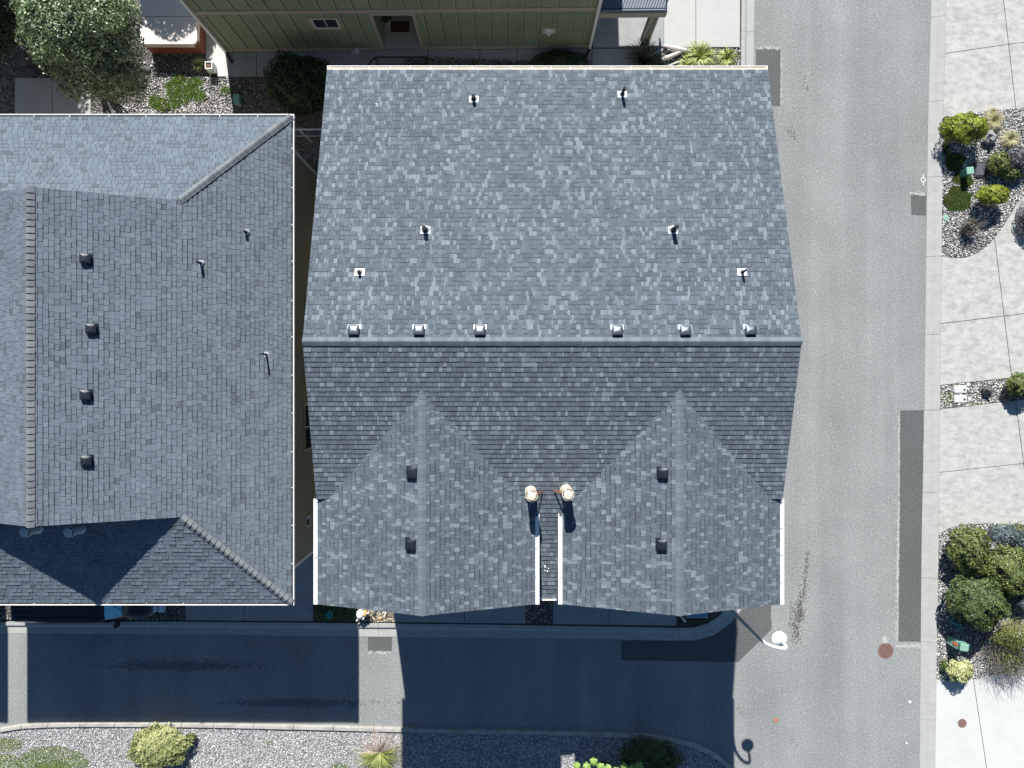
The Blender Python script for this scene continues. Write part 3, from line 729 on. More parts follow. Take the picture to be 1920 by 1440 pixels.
halo('pale grit and mortar crumbs along the long right hand asphalt repair', [((1686, 1000), (1683, 1205), 3), ((1686, 960), (1684, 1120), 2), ((1686, 775), (1686, 1000), .8), ((1730, 1210), (1684, 1212), 4), ((1660, 1195), (1664, 1205), 3)], 900, 3)
halo('pale grit at the edges of the small asphalt repairs', [((1708, 363), (1736, 364), 1), ((1466, 92), (1466, 198), .8), ((1420, 90), (1463, 90), 1), ((690, 1223), (735, 1223), 1)], 260, 4)
tag(stain(340, 1248, 60, 4.5, 4, 1500).build('stain', M['stain']), 'long dark oil stain in the shaded lane', None, None, 'stuff')
tag(stain(560, 1318, 60, 3.5, 5, 1200).build('stain', M['stain']), 'lower dark oil stain in the shaded lane near the kerb', None, None, 'stuff')
mb = MB()
cx, cy = P(1731, 337)
for i in range(20):
    a0, a1 = 2 * PI * i / 20, 2 * PI * (i + 1) / 20
    mb.add([(cx + r * math.cos(a), cy + r * math.sin(a), .0055) for a, r in ((a0, .10), (a1, .10), (a1, .075), (a0, .075))], [(0, 1, 2, 3)])
for s in (1, -1): mb.box(cx - .012, cx + .012, min(cy + s * .1, cy + s * .24), max(cy + s * .1, cy + s * .24), .004, .0055)
o = mb.build('survey_mark', M['white_paint']); tag(o, 'white painted survey circle with two ticks beside the kerb', None, None, 'structure')
for (x, y, r, lb) in ((1706, 1316, .06, 'larger white paint dot on the street near the bottom right kerb'), (1700, 1393, .04, 'smaller white paint dot on the street near the bottom right kerb')):
    mb = MB(); mb.lathe((*P(x, y), .003), [(r, 0), (r * .9, .003)], 10); tag(mb.build('paint_mark', M['white_paint']), lb, None, None, 'structure')

# manhole and lids
def cover(px, py, r, mat, label, cat='manhole cover', z=.0, rings=4, name='manhole_cover', group=None):
    x, y = P(px, py, z); t = thing(name, label, cat, (x, y, z), group)
    mb = MB(); mb.lathe((x, y, z), [(r * 1.02, -.01), (r * 1.02, .006), (r * .93, .008), (r * .92, .004)], 36); mb.build('frame', mat, t)
    mb = MB(); prof = [(r * .9, -.005), (r * .9, .009)]
    for k in range(rings):
        a = r * .9 * (1 - (k + .35) / (rings + .3)); b = r * .9 * (1 - (k + .65) / (rings + .3)); c = r * .9 * (1 - (k + 1) / (rings + .3))
        prof += [(a, .009), (a - .003, -.004), (b, -.004), (b - .003, .009)]
    prof += [(.005, .009)]
    mb.lathe((x, y, z), prof, 36); ld = mb.build('lid', mat, t)
    if rings > 2:
        for k in range(3):
            mb = MB(); a = r * (.25 + .26 * k); mb.lathe((x, y, z + .0095), [(a, 0), (a, .002), (a - .022, .002), (a - .022, 0)], 36, caps=False); mb.build('groove', M['rust_dark'], ld)
    return t
cover(1660.5, 1220, .318, M['rust'], 'large rusty manhole cover with concentric rings in the street')
cover(1804, 1356, .18, M['rust'], 'round rusty cleanout lid set in the pale bottom right driveway', 'cleanout cover', .1, 1, 'cleanout_cover')
cover(1455, 1350.5, .105, M['rust_light'], 'small orange brown valve lid in the street near the lamp shadow', 'valve cover', .0, 1, 'valve_cover')

# ================================================================== BUILDINGS
def gutter(mb_w, mb_in, a, b, z, side, wid=.12, depth=.1, hang=.6, endcaps=True):
    """a->b along the eave, side = unit (x,y) outward; z = lip height"""
    a = Vector((*a, 0)); b = Vector((*b, 0)); d = (b - a); L = d.length; d /= L; s = Vector((*side, 0))
    def bx(m, o0, o1, z0, z1, u0=0, u1=None):
        u1 = L if u1 is None else u1
        vs = [a + d * u + s * o + Vector((0, 0, zz)) for zz in (z0, z1) for o in (o0, o1) for u in (u0, u1)]
        m.add(vs, [(0, 2, 3, 1), (4, 5, 7, 6), (0, 1, 5, 4), (1, 3, 7, 5), (3, 2, 6, 7), (2, 0, 4, 6)])
    bx(mb_w, wid - .024, wid, z - .12, z)
    bx(mb_in, .0, wid - .026, z - depth - .01, z - depth)
    bx(mb_in, -.012, -.002, z - .12, z - .004)
    bx(mb_w, 0, wid - .025, z - .125, z - depth - .012)
    if endcaps:
        bx(mb_w, 0, wid - .025, z - .11, z - .001, 0, .015); bx(mb_w, 0, wid - .025, z - .11, z - .001, L - .015, L)
    n = max(1, int(L / hang))
    for i in range(n + 1):
        u = min(L - .05, .1 + i * L / n + rnd.uniform(-.04, .04)); bx(mb_w, -.01, wid - .025, z - .012, z - .003, u, u + .022)
def roofplane_pt(px, py, z0, gx, gy):
    a, b = (px - 960) / F, (720 - py) / F
    d = (H - z0) / (1 + gx * a + gy * b); return Vector((a * d, b * d, H - d))
def window(parent, c, w, h, axis, out, name='window', mull='v', trim=None, fr=None):
    """flat window centred at c on a wall; axis = horizontal unit vector along wall, out = outward normal"""
    c = Vector(c); ax = Vector(axis); o_ = Vector(out); up = Vector((0, 0, 1))
    def bx(m, u0, u1, v0, v1, n0, n1):
        vs = [c + ax * u + up * v + o_ * n for n in (n0, n1) for v in (v0, v1) for u in (u0, u1)]
        m.add(vs, [(0, 2, 3, 1), (4, 5, 7, 6), (0, 1, 5, 4), (1, 3, 7, 5), (3, 2, 6, 7), (2, 0, 4, 6)])
    m1 = MB(); t = .09
    bx(m1, -w / 2 - t, w / 2 + t, h / 2, h / 2 + t, .003, .035); bx(m1, -w / 2 - t, w / 2 + t, -h / 2 - t, -h / 2, .003, .045)
    bx(m1, -w / 2 - t, -w / 2, -h / 2, h / 2, .003, .035); bx(m1, w / 2, w / 2 + t, -h / 2, h / 2, .003, .035)
    root = m1.build(name, trim or M['taupe_trim'], parent)
    m2 = MB(); k = .045
    bx(m2, -w / 2, w / 2, h / 2 - k, h / 2 - .001, .004, .028); bx(m2, -w / 2, w / 2, -h / 2 + .001, -h / 2 + k, .004, .028)
    bx(m2, -w / 2 + .001, -w / 2 + k, -h / 2 + k, h / 2 - k, .004, .027); bx(m2, w / 2 - k, w / 2 - .001, -h / 2 + k, h / 2 - k, .004, .027)
    if mull == 'v': bx(m2, -.025, .025, -h / 2 + k, h / 2 - k, .004, .026)
    if mull == 'h': bx(m2, -w / 2 + k, w / 2 - k, -.025, .025, .004, .026)
    m2.build('frame', M['white_trim'], root)
    m3 = MB(); bx(m3, -w / 2 + k, w / 2 - k, -h / 2 + k, h / 2 - k, .003, .010); m3.build('pane', M['glass'], root)
    return root
def box_vent(parent, p, gx, gy, mat, size=.3, flash=M['lead'], hgt=.14, slant=True, label=None):
    """slant-back roof vent: hood with rounded corners on a flashing sheet"""
    g = math.hypot(gx, gy); dn = Vector((-gx / g, -gy / g, -g)).normalized(); n = Vector((-gx, -gy, 1)).normalized(); al = n.cross(dn)
    h = size / 2; prof = []
    def ring(s, zz, sx=1.0, off=0):
        r = []
        for (cx_, cy_, a0) in ((1, 1, 0), (-1, 1, 90), (-1, -1, 180), (1, -1, 270)):
            for k in range(3):
                a = math.radians(a0 + k * 45); rr = .16
                r.append(p + al * (s * (cx_ * (1 - rr) + rr * math.cos(a)) * h) + dn * (s * sx * (cy_ * (1 - rr) + rr * math.sin(a)) * h + off) + n * zz)
        return r
    rings = [ring(.92, .0), ring(.92, hgt * .45), ring(1, hgt * .46), ring(1, hgt * .9, 1, 0), ring(.9, hgt, .9), ring(.45, hgt * 1.12, .45)]
    vs = [v for r in rings for v in r]; m = 12
    fs = [(i * m + k, i * m + (k + 1) % m, (i + 1) * m + (k + 1) % m, (i + 1) * m + k) for i in range(len(rings) - 1) for k in range(m)] + [tuple(range(len(vs) - m, len(vs)))]
    mb = MB(); mb.add(vs, fs); r = mb.build('box_vent', mat, parent, smooth=True)
    if label: r['label'] = label
    mb = MB(); e = h * 1.25; q = [p + al * (sx * e) + dn * (sy * e) + n * .019 for sx, sy in ((-1, .3), (1, .3), (1, 1.05), (-1, 1.05))]
    mb.add(q + [v - n * .012 for v in q], [(0, 1, 2, 3), (0, 4, 5, 1), (1, 5, 6, 2), (2, 6, 7, 3), (3, 7, 4, 0)]); mb.build('flashing', flash, r)
def pipe_vent(parent, p, gx, gy, hgt, r=.04, fs=.2, fmat=None, cone=True, flash_off=0):
    ffl = 1.0; n = Vector((-gx, -gy, 1)).normalized(); g = math.hypot(gx, gy); dn = Vector((-gx / g, -gy / g, -g)).normalized(); al = n.cross(dn)
    mb = MB(); mb.tube([p - Vector((0, 0, .05)), p + Vector((0, 0, hgt))], r, 14); mb.tube([p + Vector((0, 0, hgt * .0 + .02)), p + Vector((0, 0, .10))], [r * 1.9, r * 1.1], 12)
    o = mb.build('vent_pipe', M['black_pipe'], parent, smooth=True)
    mb = MB(); q = [p + al * sx * fs * .62 + dn * (sy * fs * .5 * ffl - fs * .0) + n * .02 for sx, sy in ((-1, -1), (1, -1), (1, 1), (-1, 1))]
    mb.add(q + [v - n * .012 for v in q], [(0, 1, 2, 3), (0, 4, 5, 1), (1, 5, 6, 2), (2, 6, 7, 3), (3, 7, 4, 0)])
    if cone: mb.tube([p, p + Vector((0, 0, .07))], [r * 2.4, r * 1.5], 12)
    mb.build('flashing', fmat or M['lead'], o)
def flue(parent, p, hgt, r, mat, brace=None, capmat=None):
    mb = MB(); mb.lathe(p - Vector((0, 0, .2)), [(r, 0), (r, hgt + .12)], 24); mb.lathe(p, [(r * 1.2, .0), (r * 1.15, .10), (r * 1.02, .13)], 24)
    o = mb.build('flue', mat, parent, smooth=True)
    z1 = hgt; mb = MB(); n = 28
    mb.lathe(p + Vector((0, 0, z1 - .14)), [(r * 1.02, 0), (r * 1.16, .03), (r * 1.16, .15), (r * 1.04, .15), (r * 1.04, .11), (.02, .11)], n); mb.build('flue_collar', mat, o)
    mb = MB(); mb.lathe(p + Vector((0, 0, z1 - .03)), [(r * 1.03, 0), (r * 1.03, .006), (.02, .007)], n); mb.build('flue_screen', M['black_pipe'], o)
    mb = MB(); mb.lathe(p + Vector((0, 0, z1 + .02)), [(r * .84, 0), (r * .88, .015), (r * .80, .035), (.02, .045)], n)
    for k in range(4):
        a = .5 + k * PI / 2; mb.bar(p + Vector((r * .8 * math.cos(a), r * .8 * math.sin(a), z1 + .03)), p + Vector((r * 1.1 * math.cos(a), r * 1.1 * math.sin(a), z1 + .014)), .05, .012)
    mb.build('flue_cap', capmat or mat, o)
    if brace:
        mb = MB(); e = p + Vector((brace * .36, -.02, -.02)); mb.bar(p + Vector((brace * r, 0, .42)), e, .07, .02); mb.build('brace', M['rust_light'], o)

# ---------------- main town house
SL = .30; RZ = 10.2; RY = 1.165
house = thing('town_house', 'large grey shingled town house with two front gables beside the street', 'house', (1.1, 1.5, 0))
XL, XR = -5.72, 7.91; YB = 9.72
mzr = lambda Y: RZ - SL * (Y - RY)      # rear slope
mzf = lambda Y: RZ - SL * (RY - Y)      # front slope
roof = MB()
shingles(roof, RZ + SL * RY, 0, -SL, [(XL, RY), (XR, RY), (XR, YB), (XL, YB)], seed=11)
shingles(roof, RZ - SL * RY, 0, SL, [(XL, -3.36), (XR, -3.36), (XR, RY), (XL, RY)], seed=12, thick=(.014, .020))
shingles(roof, RZ - SL * RY, 0, SL, [(.5, -6.52), (1.65, -6.52), (1.65, -3.36), (.5, -3.36)], seed=13, thick=(.014, .020))
GS = .328; GZ = 9.78; GYF = -6.47; HW = 3.2
gables = ((-2.515, 'left'), (4.68, 'right'))
for i, (gx_, _) in enumerate(gables):
    for s in (-1, 1):
        pl = (GZ + s * GS * gx_, -s * GS, 0)
        shingles(roof, *pl, [(gx_, GYF), (gx_ + s * HW, GYF), (gx_ + s * HW, -3.3), (gx_, .1)], seed=20 + i * 2 + (s > 0))
rf = roof.build('roof', M['shingle_main'], house)
dk = MB()
decking(dk, RZ + SL * RY, 0, -SL, [(XL, RY), (XR, RY), (XR, YB), (XL, YB)])
decking(dk, RZ - SL * RY, 0, SL, [(XL, -3.36), (XR, -3.36), (XR, RY), (XL, RY)])
decking(dk, RZ - SL * RY, 0, SL, [(.5, -6.52), (1.65, -6.52), (1.65, -3.36), (.5, -3.36)], .14, -.016)
for gx_, _ in gables:
    for s in (-1, 1):
        decking(dk, GZ + s * GS * gx_, -s * GS, 0, [(gx_, GYF), (gx_ + s * HW, GYF), (gx_ + s * HW, -3.4), (gx_, -.2)])
dk.build('roof_deck', M['deck'], rf)
cs = 1 / math.sqrt(1 + SL * SL); cp = MB()
caps(cp, (XR, RY, RZ), (XL, RY, RZ), (0, cs, -SL * cs), (0, -cs, -SL * cs), .125, .145, .005, 5, .05); cp.build('ridge_cap', M['cap_main'], rf)
for gx_, _ in gables:
    cp = MB(); c2 = 1 / math.sqrt(1 + GS * GS); caps(cp, (gx_, -.1, GZ), (gx_, GYF, GZ), (-c2, 0, -GS * c2), (c2, 0, -GS * c2), .12, .16, .006, 7, .03); cp.build('ridge_cap', M['cap_main'], rf)
def add_gutter(parent, lining, *a):
    g1, g2 = MB(), MB(); gutter(g1, g2, *a); g0 = g1.build('gutter', M['white_trim'], parent); g2.build('gutter_lining', M[lining], g0)
add_gutter(house, 'gutter_tan', (XL, YB + .005), (XR, YB + .005), mzr(YB) - .01, (0, 1), .125, .02, .6)
for gx_, _ in gables:
    for s in (-1, 1):
        xe = gx_ + s * HW; inner = (s > 0) == (gx_ < 0)
        add_gutter(house, 'white_enamel', (xe + s * .005, -3.78 if inner else -3.38), (xe + s * .005, GYF - .01), GZ - GS * HW - .01, (s, 0), .115, .03, .75)
add_gutter(house, 'white_enamel', (.79, -6.53), (1.36, -6.53), mzf(-6.52) - .01, (0, -1), .09, .05, .5)
for px, py, sd in ((1022, 1064, 1), (706, 196, 2)):
    pl = (RZ - SL * RY, 0, SL) if sd == 1 else (RZ + SL * RY, 0, -SL); mb = MB(); q = random.Random(sd)
    for i_ in range(9 if sd == 1 else 3):
        p_ = roofplane_pt(px + q.gauss(0, 3.5 if sd == 1 else 1), py + q.gauss(0, 4.5 if sd == 1 else 2), *pl) + Vector((0, 0, .024)); mb.lathe(p_, [(q.uniform(.010, .028), 0), (.004, .003)], 7)
    tag(mb.build('bird_dropping', M['white_paint'], rf), None, None, None, 'stuff')
# walls
wl = MB()
def yzprism(mb, prof, x0, x1):
    n = len(prof); vs = [(x0, y, z_) for y, z_ in prof] + [(x1, y, z_) for y, z_ in prof]
    mb.add(vs, [tuple(range(n)), tuple(range(2 * n - 1, n - 1, -1))] + [(i, n + i, n + (i + 1) % n, (i + 1) % n) for i in range(n)])
yzprism(wl, [(-5.9, 0), (9.3, 0), (9.3, 7.55), (RY, 9.98), (-3.3, 8.64), (-5.9, 7.86)], -5.36, 7.55)
for gx_, _ in gables:
    a, b = gx_ - HW + .35, gx_ + HW - .35
    prof = [(a, 7.0), (b, 7.0), (b, 8.64), (gx_, 9.58), (a, 8.64)]; n = 5
    vs = [(x, -6.0, z_) for x, z_ in prof] + [(x, -2.5, z_) for x, z_ in prof]
    wl.add(vs, [tuple(range(n)), tuple(range(2 * n - 1, n - 1, -1))] + [(i, n + i, n + (i + 1) % n, (i + 1) % n) for i in range(n)])
    wl.box(a, b, -6.0, -5.9, 0, 7.0)
wl.build('wall', M['grey_siding'], house)
bt = MB()
for gx_, _ in gables:
    a, b = gx_ - HW + .35, gx_ + HW - .35
    for x in (a, b - .12): bt.box(x, x + .12, -6.03, -6.002, 0, 8.5)
    bt.box(a + .12, b - .12, -6.03, -6.002, 2.75, 3.0); bt.box(a + .12, b - .12, -6.03, -6.002, 5.6, 5.8)
bt.build('trim_board', M['beige_trim'], house)
for gx_, _ in gables:
    mb = MB(); mb.box(gx_ - 2.2, gx_ + 2.2, -6.05, -6.002, .1, 2.5)
    gd = mb.build('garage_door', M['white_trim'], house)
    mb = MB()
    for r_ in range(4):
        for c_ in range(4): mb.box(gx_ - 2.1 + c_ * 1.07, gx_ - 1.1 + c_ * 1.07, -6.062, -6.051, .18 + r_ * .58, .66 + r_ * .58)
    mb.build('door_panel', M['white_trim'], gd)
    for z_ in (4.3, 7.0):
        for dx in (-1.3, 1.3): window(house, (gx_ + dx, -6.0, z_), 1.3, 1.3, (1, 0, 0), (0, -1, 0))
for z_ in (1.9, 4.5, 6.3):
    for y in (-2.5, 2.0, 6.5):
        window(house, (7.55, y, z_), 1.2, 1.2, (0, 1, 0), (1, 0, 0)); window(house, (-5.36, y, z_), 1.0, 1.1, (0, 1, 0), (-1, 0, 0))
for z_ in (1.9, 4.5, 6.3):
    for x in (-3.5, .5, 5): window(house, (x, 9.3, z_), 1.4, 1.2, (1, 0, 0), (0, 1, 0))
# vents
rp = (RZ + SL * RY, 0, -SL); fp = (RZ - SL * RY, 0, SL)
for px, py in ((664, 621), (786, 621), (900, 621.5), (1157, 621.5), (1284, 621.5), (1406, 620.5)):
    box_vent(house, roofplane_pt(px, py, *rp), 0, -SL, M['vent_metal'], .29)
for gx_, pts in ((-2.515, ((774, 886), (772, 1020))), (4.68, ((1244, 887), (1242, 1021)))):
    for px, py in pts:
        pl = (GZ - GS * gx_, GS, 0); box_vent(house, roofplane_pt(px, py, *pl), GS, 0, M['vent_black'], .29, M['vent_black'])
for px, py, h_, r_ in ((888.3, 186.5, .25, .045), (1166.5, 177.5, .45, .038), (797.8, 432, .31, .052), (1261.8, 432, .43, .052), (1391, 510.5, .32, .028), (674.6, 511, .18, .034)):
    pipe_vent(house, roofplane_pt(px, py, *rp), 0, -SL, h_ * 1.1, r_ * 1.2, .22)
flue(house, roofplane_pt(995, 921, *fp), .85, .145, M['cream_metal'], 1)
flue(house, roofplane_pt(1061, 919, *fp), .85, .15, M['cream_metal'], -1)

# ---------------- left house with Dutch gables
def dutch_house(dx, label, first=True):
    lh = thing('town_house', label, 'house', (-14.15 + dx, .8, 0))
    return lh
LS = .402; ex0, ex1 = -20.97, -7.33; ey0, ey1 = -7.26, 8.88; xr = -14.15; ZE = 6.0
yt, yb = 5.785, -4.19
lh = dutch_house(0, 'grey shingled house with gable over hipped ends filling the left side')
zr = ZE + LS * (ex1 - xr)
R_ = MB()
right = (ZE + LS * ex1, -LS, 0); left = (ZE - LS * ex0, LS, 0); topp = (ZE + LS * ey1, 0, -LS); bot = (ZE - LS * ey0, 0, LS)
k = ey1 - yt; kb = yb - ey0; BACK = .35
shingles(R_, *right, [(xr, yb), (ex1 - kb, yb), (ex1 - k, yt), (xr, yt)], wmin=.15, wmax=.24, seed=31, pal='pale', gap=.005, thick=(.006, .021))
xs_ = ex1 - k
shingles(R_, *right, [(ex1, ey0), (ex1, ey1), (xs_, yt), (ex1 - kb, yb)], wmin=.15, wmax=.24, seed=32, pal='pale', gap=.005, thick=(.006, .021))
k2 = ey1 - 5.3; k3 = -3.7 - ey0
shingles(R_, *topp, [(ex0, ey1), (ex1, ey1), (ex1 - k2, 5.3), (ex0 + k2, 5.3)], wmin=.15, wmax=.24, seed=33, pal='pale', gap=.005, thick=(.008, .013))
shingles(R_, *bot, [(ex0, ey0), (ex1, ey0), (ex1 - k3, -3.7), (ex0 + k3, -3.7)], wmin=.15, wmax=.24, seed=34, pal='pale', gap=.005, thick=(.006, .021))
shingles(R_, *left, [(xr, yb), (ex0 + kb, yb), (ex0 + k, yt), (xr, yt)], wmin=.15, wmax=.24, seed=35, pal='pale', gap=.005, thick=(.006, .021))
shingles(R_, *left, [(ex0, ey0), (ex0, ey1), (ex0 + k, yt), (ex0 + kb, yb)], wmin=.15, wmax=.24, seed=36, pal='pale', gap=.005, thick=(.006, .021))
lr = R_.build('roof', M['shingle_pale'], lh)
D_ = MB()
decking(D_, *right, [(xr, yb), (ex1 - kb, yb), (ex1 - k, yt), (xr, yt)]); decking(D_, *left, [(xr, yb), (ex0 + kb, yb), (ex0 + k, yt), (xr, yt)])
decking(D_, *right, [(ex1, ey0), (ex1, ey1), (xs_, yt), (ex1 - kb, yb)]); decking(D_, *left, [(ex0, ey0), (ex0, ey1), (ex0 + k, yt), (ex0 + kb, yb)])
decking(D_, *topp, [(ex0, ey1), (ex1, ey1), (ex1 - k2, 5.3), (ex0 + k2, 5.3)]); decking(D_, *bot, [(ex0, ey0), (ex1, ey0), (ex1 - k3, -3.7), (ex0 + k3, -3.7)])
D_.build('roof_deck', M['deck'], lr)
q_ = 1 / math.sqrt(1 + LS * LS)
dR, dL, dT, dB = (q_, 0, -LS * q_), (-q_, 0, -LS * q_), (0, q_, -LS * q_), (0, -q_, -LS * q_)
C_ = MB(); caps(C_, (xr, yt + .02, zr), (xr, yb - .02, zr), dL, dR, .14, .195, .035, 4, .05); C_.build('ridge_cap', M['cap_pale'], lr)
def perp(dv, ax):
    dv = Vector(dv); ax = Vector(ax).normalized(); v = (dv - ax * dv.dot(ax)); return v.normalized()
def hip(a, b, d1, d2, sd):
    C_ = MB(); ax = Vector(b) - Vector(a); caps(C_, a, b, perp(d1, ax), perp(d2, ax), .13, .185, .035, sd, .05); C_.build('hip_cap', M['cap_pale'], lr)
hz = ZE + LS * k; hzb = ZE + LS * kb
hip((ex1 - k, yt, hz), (ex1, ey1, ZE), dT, dR, 5); hip((ex1 - kb, yb, hzb), (ex1, ey0, ZE), dR, dB, 6)
hip((ex0 + k, yt, hz), (ex0, ey1, ZE), dL, dT, 7); hip((ex0 + kb, yb, hzb), (ex0, ey0, ZE), dB, dL, 8)
W_ = MB(); W_.box(-20.4, -7.85, -6.64, 8.44, 0, 5.95)
for yy in (yt - .35, yb + .25):
    W_.add([(ex0 + k + .3, yy, ZE + LS * k - .3), (ex1 - k - .3, yy, ZE + LS * k - .3), (ex1 - k - .3, yy, ZE + LS * k - .05), (xr, yy, zr - .2), (ex0 + k + .3, yy, ZE + LS * k - .05)], [(0, 1, 2, 3, 4)])
W_.build('wall', M['brown_siding'], lh)
S_ = MB(); S_.box(ex0 + .02, ex1 - .02, ey0 + .02, ey1 - .02, 5.83, 5.86); S_.build('soffit', M['beige_trim'], lh)
for y0 in (-6.66, 8.34):
    T_ = MB(); T_.box(-7.95, -7.83, y0, y0 + .12, 0, 5.8); T_.build('corner_trim', M['white_trim'], lh)
for a_ in (((ex1 + .005, ey0 - .09), (ex1 + .005, ey1 + .09), ZE - .005, (1, 0), .085, .1, 1.18), ((ex0, ey1 + .005), (ex1, ey1 + .005), ZE - .006, (0, 1), .09, .1, 1.18),
           ((ex0, ey0 - .005), (ex1, ey0 - .005), ZE - .006, (0, -1), .09, .1, 1.18), ((ex0 - .005, ey0 - .09), (ex0 - .005, ey1 + .09), ZE - .005, (-1, 0), .085, .1, 1.18)):
    add_gutter(lh, 'gutter_dark', *a_)
for px, py in ((160.5, 486), (171.5, 617), (161, 741), (162.5, 864)):
    box_vent(lh, roofplane_pt(px, py, *right), -LS, 0, M['vent_black'], .29, M['vent_black'])
for px, py, h_, r_ in ((462.5, 435.7, .2, .035), (378, 494, .32, .03), (500, 664.6, .5, .022)):
    pipe_vent(lh, roofplane_pt(px, py, *right), -LS, 0, h_ * 1.1, r_ * 1.25, .15, M['lead'])
flue(lh, roofplane_pt(72, 990, *bot), .62, .15, M['galv'], None, M['lead'])
flue(lh, roofplane_pt(152, 990, *bot), .62, .15, M['galv'], None, M['lead'])
window(lh, (-7.85, -1.65, 2.1), 1.75, 1.3, (0, 1, 0), (1, 0, 0)); window(lh, (-7.85, .85, 2.05), 1.0, 1.5, (0, 1, 0), (1, 0, 0), mull='h'); window(lh, (-7.85, 3.1, 2.0), 1.0, 1.3, (0, 1, 0), (1, 0, 0))
window(lh, (-7.85, -5.3, 2.3), .35, .5, (0, 1, 0), (1, 0, 0), mull=None)
for x in (-18.5, -14.2, -10): window(lh, (x, 8.44, 3.6), 1.4, 1.2, (1, 0, 0), (0, 1, 0)); window(lh, (x, -6.64, 4.2), 1.4, 1.2, (1, 0, 0), (0, -1, 0))
mb = MB()
for x in (-17.4, -11): mb.box(x - 2.2, x + 2.2, -6.69, -6.645, .1, 2.5)
mb.build('garage_door', M['white_trim'], lh)
# the next house along, only its shadow reaches the photo
def copy_tree(o, parent=None):
    c = o.copy(); COL.objects.link(c)
    if parent: c.parent = parent; c.matrix_parent_inverse = o.matrix_parent_inverse.copy()
    for ch in list(o.children): copy_tree(ch, c)
    return c
bpy.context.view_layer.update()
nh = copy_tree(lh); nh.location.x -= 14.62; nh['label'] = 'grey shingled house next along, mostly outside the left edge'

# ---------------- green house at the top
gh = thing('green_house', 'olive green board and batten house with pale corner trim at the top edge', 'house', (*P(760, 60), 0))
A_ = Vector((*P(425, 97), 0)); B_ = Vector((*P(1107, 90), 0)); U = (B_ - A_); LW = U.length; U /= LW; Nn = Vector((U.y, -U.x, 0)); 
def gb(mb, u0, u1, n0, n1, z0, z1, t=.5):
    vs = [A_ + U * u + Nn * n + Vector((0, 0, zz)) for zz in (z0, z1) for n in (n0, n1) for u in (u0, u1)]
    mb.add(vs, [(0, 1, 3, 2), (4, 6, 7, 5), (0, 4, 5, 1), (1, 5, 7, 3), (3, 7, 6, 2), (2, 6, 4, 0)], t)
E0, E1, EH = 6.62, 8.12, 2.82; WT = 6.2
mb = MB()
gb(mb, 0, E0, -.2, 0, 0, WT); gb(mb, E1, LW, -.2, 0, 0, WT); gb(mb, E0, E1, -.2, 0, EH, WT)
gb(mb, 0, .2, -10, -.2, 0, WT); gb(mb, LW - .2, LW, -10, -.2, 0, WT); gb(mb, 0, LW, -10.2, -10, 0, WT)
gb(mb, E0 - .15, E0, -1.5, -.2, 0, EH); gb(mb, E1, E1 + .15, -1.5, -.2, 0, EH); gb(mb, E0 - .15, E1 + .15, -1.6, -1.5, 0, EH); gb(mb, E0 - .15, E1 + .15, -1.6, -.2, EH, EH + .1)
# battens
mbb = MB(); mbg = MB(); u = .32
while u < LW - .1:
    for z0_, z1_ in ((.27, 3.0), (3.25, 6.1)):
        if E0 - .15 < u < E1 + .15 and z0_ < 3: continue
        gb(mbb, u - .035, u + .035, 0, .03, z0_, z1_); gb(mbg, u + .036, u + .052, 0, .008, z0_, z1_)  # thin black strips paint a shade line along one edge of each batten
    u += .63
wo = mb.build('wall', M['olive_siding'], gh); mbb.build('battens', M['olive_batten'], wo); mbg.build('batten_shade_lines', M['black_metal'], wo)
mb = MB(); gb(mb, .06, E0 - .12, 0, .03, .02, .26); gb(mb, E1 + .12, LW - .06, 0, .03, .02, .26); gb(mb, .06, LW - .06, 0, .035, 3.0, 3.24)
gb(mb, E0 - .12, E0, 0, .036, 0, 2.99); gb(mb, E1, E1 + .12, 0, .036, 0, 2.99); gb(mb, E0, E1, 0, .036, EH, 2.99)
mb.build('trim_board', M['taupe_trim'], gh)
for a_, b_ in ((-.03, .1), (LW - .1, LW + .03)): mb = MB(); gb(mb, a_, b_, -.02, .045, 0, 6.1); mb.build('corner_trim', M['beige_trim'], gh)
for u_, s in ((.02, -1), (LW - .05, 1)):
    mb = MB(); gb(mb, u_ - .05, u_ + .05, .05, .12, .12, 6.1); dp = mb.build('downspout', M['white_trim'], gh)
    mb = MB(); a = A_ + U * u_ + Nn * .09 + Vector((0, 0, .14)); mb.bar(a, a + Nn * .42 + U * (.25 if s < 0 else -.2) + Vector((0, 0, -.05)), .1, .08); mb.build('spout_foot', M['black_metal'], dp)
mb = MB(); mb.add([A_ + U * a + Nn * n + Vector((0, 0, z_)) for a, n, z_ in ((-.3, .45, 6.1), (LW + .3, .45, 6.1), (LW + .3, -5, 7.3), (-.3, -5, 7.3), (LW + .3, -10.6, 6.1), (-.3, -10.6, 6.1))] +
                  [A_ + U * a + Nn * n + Vector((0, 0, z_ - .15)) for a, n, z_ in ((-.3, .45, 6.1), (LW + .3, .45, 6.1), (LW + .3, -5, 7.3), (-.3, -5, 7.3), (LW + .3, -10.6, 6.1), (-.3, -10.6, 6.1))],
                  [(0, 1, 2, 3), (3, 2, 4, 5), (6, 9, 8, 7), (9, 11, 10, 8), (0, 6, 7, 1), (4, 10, 11, 5), (1, 7, 8, 2), (2, 8, 10, 4), (3, 9, 6, 0), (5, 11, 9, 3)])
mb.build('roof', M['shingle_main'], gh)
def gp(u_, n, z_): return A_ + U * u_ + Nn * n + Vector((0, 0, z_))
window(gh, gp(4.72, 0, 2.25), .98, .72, U, Nn)
gdz = MB(); gb(gdz, E0 + .25, E1 - .25, -1.5, -1.45, .1, 2.2); gdo = gdz.build('door', M['wood_brown'], gh)
mb = MB(); gb(mb, E1 - .42, E1 - .34, -1.45, -1.38, 1.0, 1.08); mb.build('handle', M['chrome'], gdo)
